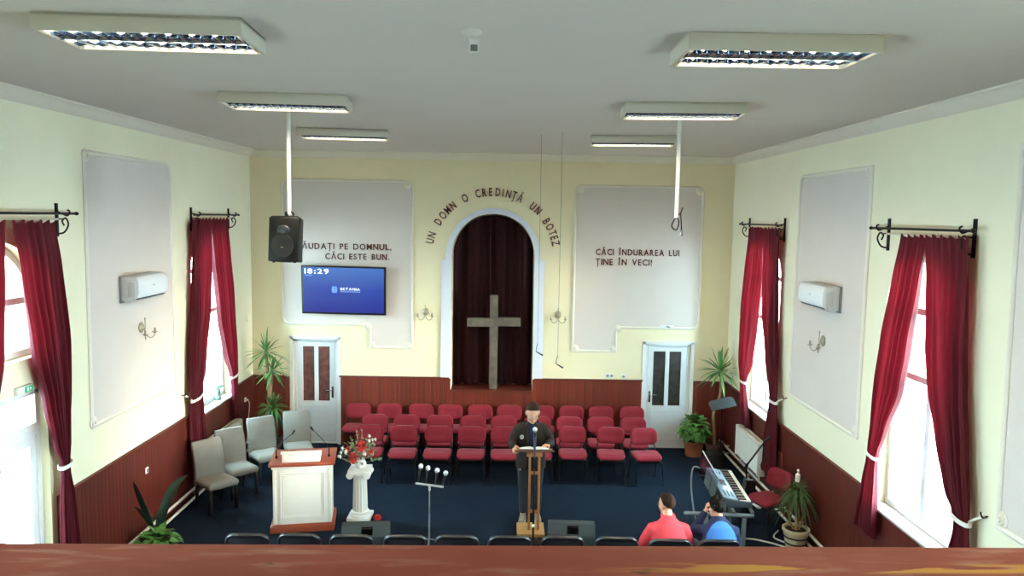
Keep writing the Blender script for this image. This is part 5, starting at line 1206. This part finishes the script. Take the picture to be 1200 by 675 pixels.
for s in (-1, 1): p.tube([(s * .092, .05, .90), (s * .10, .03, .70), (s * .102, .025, .50), (s * .10, .06, .10)], [(.105, .112), (.09, .095), (.075, .08), (.062, .07)], 16)
put('trousers', fuse(p, .009, 3, 'trousers'), M('black_trousers', '#15161c', .8), t)
for s in (-1, 1):
    p = MB(); p.tube([(s * .10, .12, .045), (s * .104, .04, .05), (s * .115, -.06, .045), (s * .125, -.15, .035)], [(.042, .042), (.047, .05), (.05, .042), (.042, .028)], 14, round_=True); p.v = [(x, y, max(z, .004)) for x, y, z in p.v]; sh = p.build('shoe', M('beige_suede_shoe', '#8a7a66', .8), t)
    q = MB(); q.tube([(s * .10, .12, .012), (s * .115, -.06, .012), (s * .125, -.155, .012)], [(.046, .011), (.054, .011), (.044, .011)], 14, round_=True); q.build('sole', M('pale_sole', '#c8c0b0', .7), sh)
bd = MB(); bd.loft([[(-.145 + r_ * math.cos(k * PI / 8), -.150 - d + .02, 1.30 + r_ * math.sin(k * PI / 8)) for k in range(16)] for r_, d in ((.03, .0), (.03, .028), (.022, .032))]); bd.build('chest_badge', M('grey_badge', '#8f8f8c', .5, var=.3, vs=60), t)
bt = MB(); bt.ell((-.16, -.10, .80), .012, None, 8, 6); bt.build('toggle', white_trim, t)

# --- seated listeners, seen from behind (facing +y)
def seated(loc, rz, lab, shirtm, kind):
    t = thing('person', lab, 'person', loc, rz); k = 1.0
    yaw, pitch = (.62, -.15) if kind == 'red' else (.25, -.05)
    hcz = 1.15 if kind == 'red' else 1.11
    hc = Vector((-.012, .06, hcz)); HR = rot('Z', yaw) @ rot('X', pitch); b = MB()
    b.tube([(0, -.04, .50), (0, -.08, .62), (0, -.06, .80), (0, -.02, .94), (0, .0, .99)], [(.175, .13), (.175, .13), (.17, .115), (.13, .085), (.065, .055)], 20, round_=True)
    b.tube([(0, .0, .95), (-.003, .025, 1.03), (-.006, .04, 1.08)], [.062, .056, .055], 14, round_=True); head(b, hc, HR, 1.02)
    for s in (-1, 1):
        b.tube([(s * .10, -.04, .53), (s * .13, .22, .52), (s * .15, .42, .50)], [(.09, .08), (.078, .075), (.055, .06)], 14, round_=True)
        b.tube([(s * .15, .43, .49), (s * .15, .46, .30), (s * .15, .46, .10)], [.055, .052, .04], 12, round_=True)
        b.tube([(s * .15, .44, .07), (s * .155, .54, .045), (s * .16, .64, .035)], [.042, (.044, .035), (.038, .024)], 12, round_=True)
    if kind == 'red':
        arms = [(Vector((-.185, -.03, .90)), Vector((-.285, .02, .66)), Vector((-.19, .24, .60))), (Vector((.185, -.03, .90)), Vector((.265, .06, .66)), Vector((.12, .26, .61)))]
    else:
        arms = [(Vector((-.175, -.03, .885)), Vector((-.25, .17, .78)), Vector((-.10, .20, 1.02))), (Vector((.175, -.03, .885)), Vector((.24, .05, .65)), Vector((.12, .26, .60)))]
    for i, (a, e, w) in enumerate(arms):
        b.tube([a + Vector((-a.x * .3, 0, -.035)), (a + e) / 2, e], [.045, .045, .042], 12, round_=True); b.tube([e, (e + w) / 2, w], [.043, .04, .029], 12, round_=True)
        if kind == 'blue' and i == 0: hand(b, w, (.10, -.30, .95), (.9, -.2, -.1), -1, (.5, .7), .04, (.3, .2))
        else: hand(b, w, (.55 if i == 0 else -.45, .8, -.15), (0, 0, -1), 1 if i == 0 else -1, (.25, .35), .05, (.25, .1))
    put('body', fuse(b, .0055, 4, 'listener_body'), skin, t); face_bits(hc, HR, 1.02, t, kind == 'red')
    if kind == 'red': hair(hc, HR, 1.02, hairline(.85, 1.5, 2.45, .6), M('dark_brown_hair', '#2a1b13', .75, spec=.12), t, .008, (.085, .106, .102), seed=5)
    else: hair(hc, HR, 1.02, hairline(.95, 1.5, 2.15, .5), M('black_curly_hair', '#14100d', .8, bump=.6, bs=90, spec=.12), t, .022, (.093, .113, .108), seed=9)
    j = MB()
    j.tube([(0, -.04, .50), (0, -.075, .60), (0, -.07, .78), (0, -.03, .92), (0, -.005, 1.0), (0, .01, 1.035)], [(.20, .155), (.205, .155), (.21, .145), (.185, .118), (.10, .08), (.068, .066)], 24)
    for i, (a, e, w) in enumerate(arms):
        if kind == 'red':
            q = a + (e - a) * .80; j.tube([a + Vector((-a.x * .35, 0, .0)), a + Vector((0, 0, -.015)), (a + q) / 2, q], [.078, .078, .075, .074], 14, round_=True)
        else:
            j.tube([a + Vector((-a.x * .35, 0, .0)), a + Vector((0, 0, -.015)), (a + e) / 2, e], [.076, .074, .066, .058], 14, round_=True); j.tube([e, (e + w) / 2, w - (w - e).normalized() * .03], [.058, .05, .04], 14, round_=True)
    me = fuse(j, .009, 3, 'shirt')
    o = put('shirt', me, shirtm, t)
    if kind == 'blue':
        me.materials.append(M('navy_raglan_sleeve', '#1c2348', .85))
        for p_ in me.polygons:
            c_ = p_.center; r_ = ((c_.x) / .185) ** 2 + ((c_.z - .74) / .275) ** 2
            if r_ > 1 or c_.y > .06: p_.material_index = 1
    p = MB(); p.tube([(0, -.05, .47), (0, -.05, .56)], [(.185, .145), (.185, .145)], 18, round_=True)
    for s in (-1, 1):
        p.tube([(s * .10, -.04, .535), (s * .13, .22, .525), (s * .15, .43, .50)], [(.10, .092), (.09, .085), (.068, .07)], 14, round_=True); p.tube([(s * .15, .445, .50), (s * .15, .47, .30), (s * .15, .46, .08)], [.068, .065, .056], 14, round_=True)
    put('trousers', fuse(p, .010, 3, 'trousers'), M('dark_trousers', '#20222a', .8) if kind == 'blue' else M('grey_trousers', '#7d7872', .8), t)
    for s in (-1, 1):
        p = MB(); p.tube([(s * .15, .40, .045), (s * .155, .52, .05), (s * .16, .68, .035)], [(.044, .044), (.05, .046), (.042, .028)], 14, round_=True); p.v = [(x, y, max(z, .003)) for x, y, z in p.v]; p.build('shoe', M('dark_shoe', '#1d1a18', .5), t)
    if kind == 'red':
        p = MB(); p.tube([(.062 * math.cos(a), .012 + .06 * math.sin(a), 1.035 + .012 * math.sin(a)) for a in [2 * PI * q / 20 for q in range(21)]], [(.014, .024)] * 21, 8, caps=False, ref=(0, 0, 1)); p.build('collar', shirtm, t)
    return t
seated((1.93, 8.47, 0), 0, 'man in a red polo shirt seen from behind, head turned left', M('red_polo', '#d8404c', .85, var=.04, vs=10), 'red')
seated((2.52, 8.47, 0), 0, 'dark-haired man in a blue raglan shirt seen from behind, hand at his face', M('blue_shirt', '#3f78c4', .85, var=.04, vs=10), 'blue')
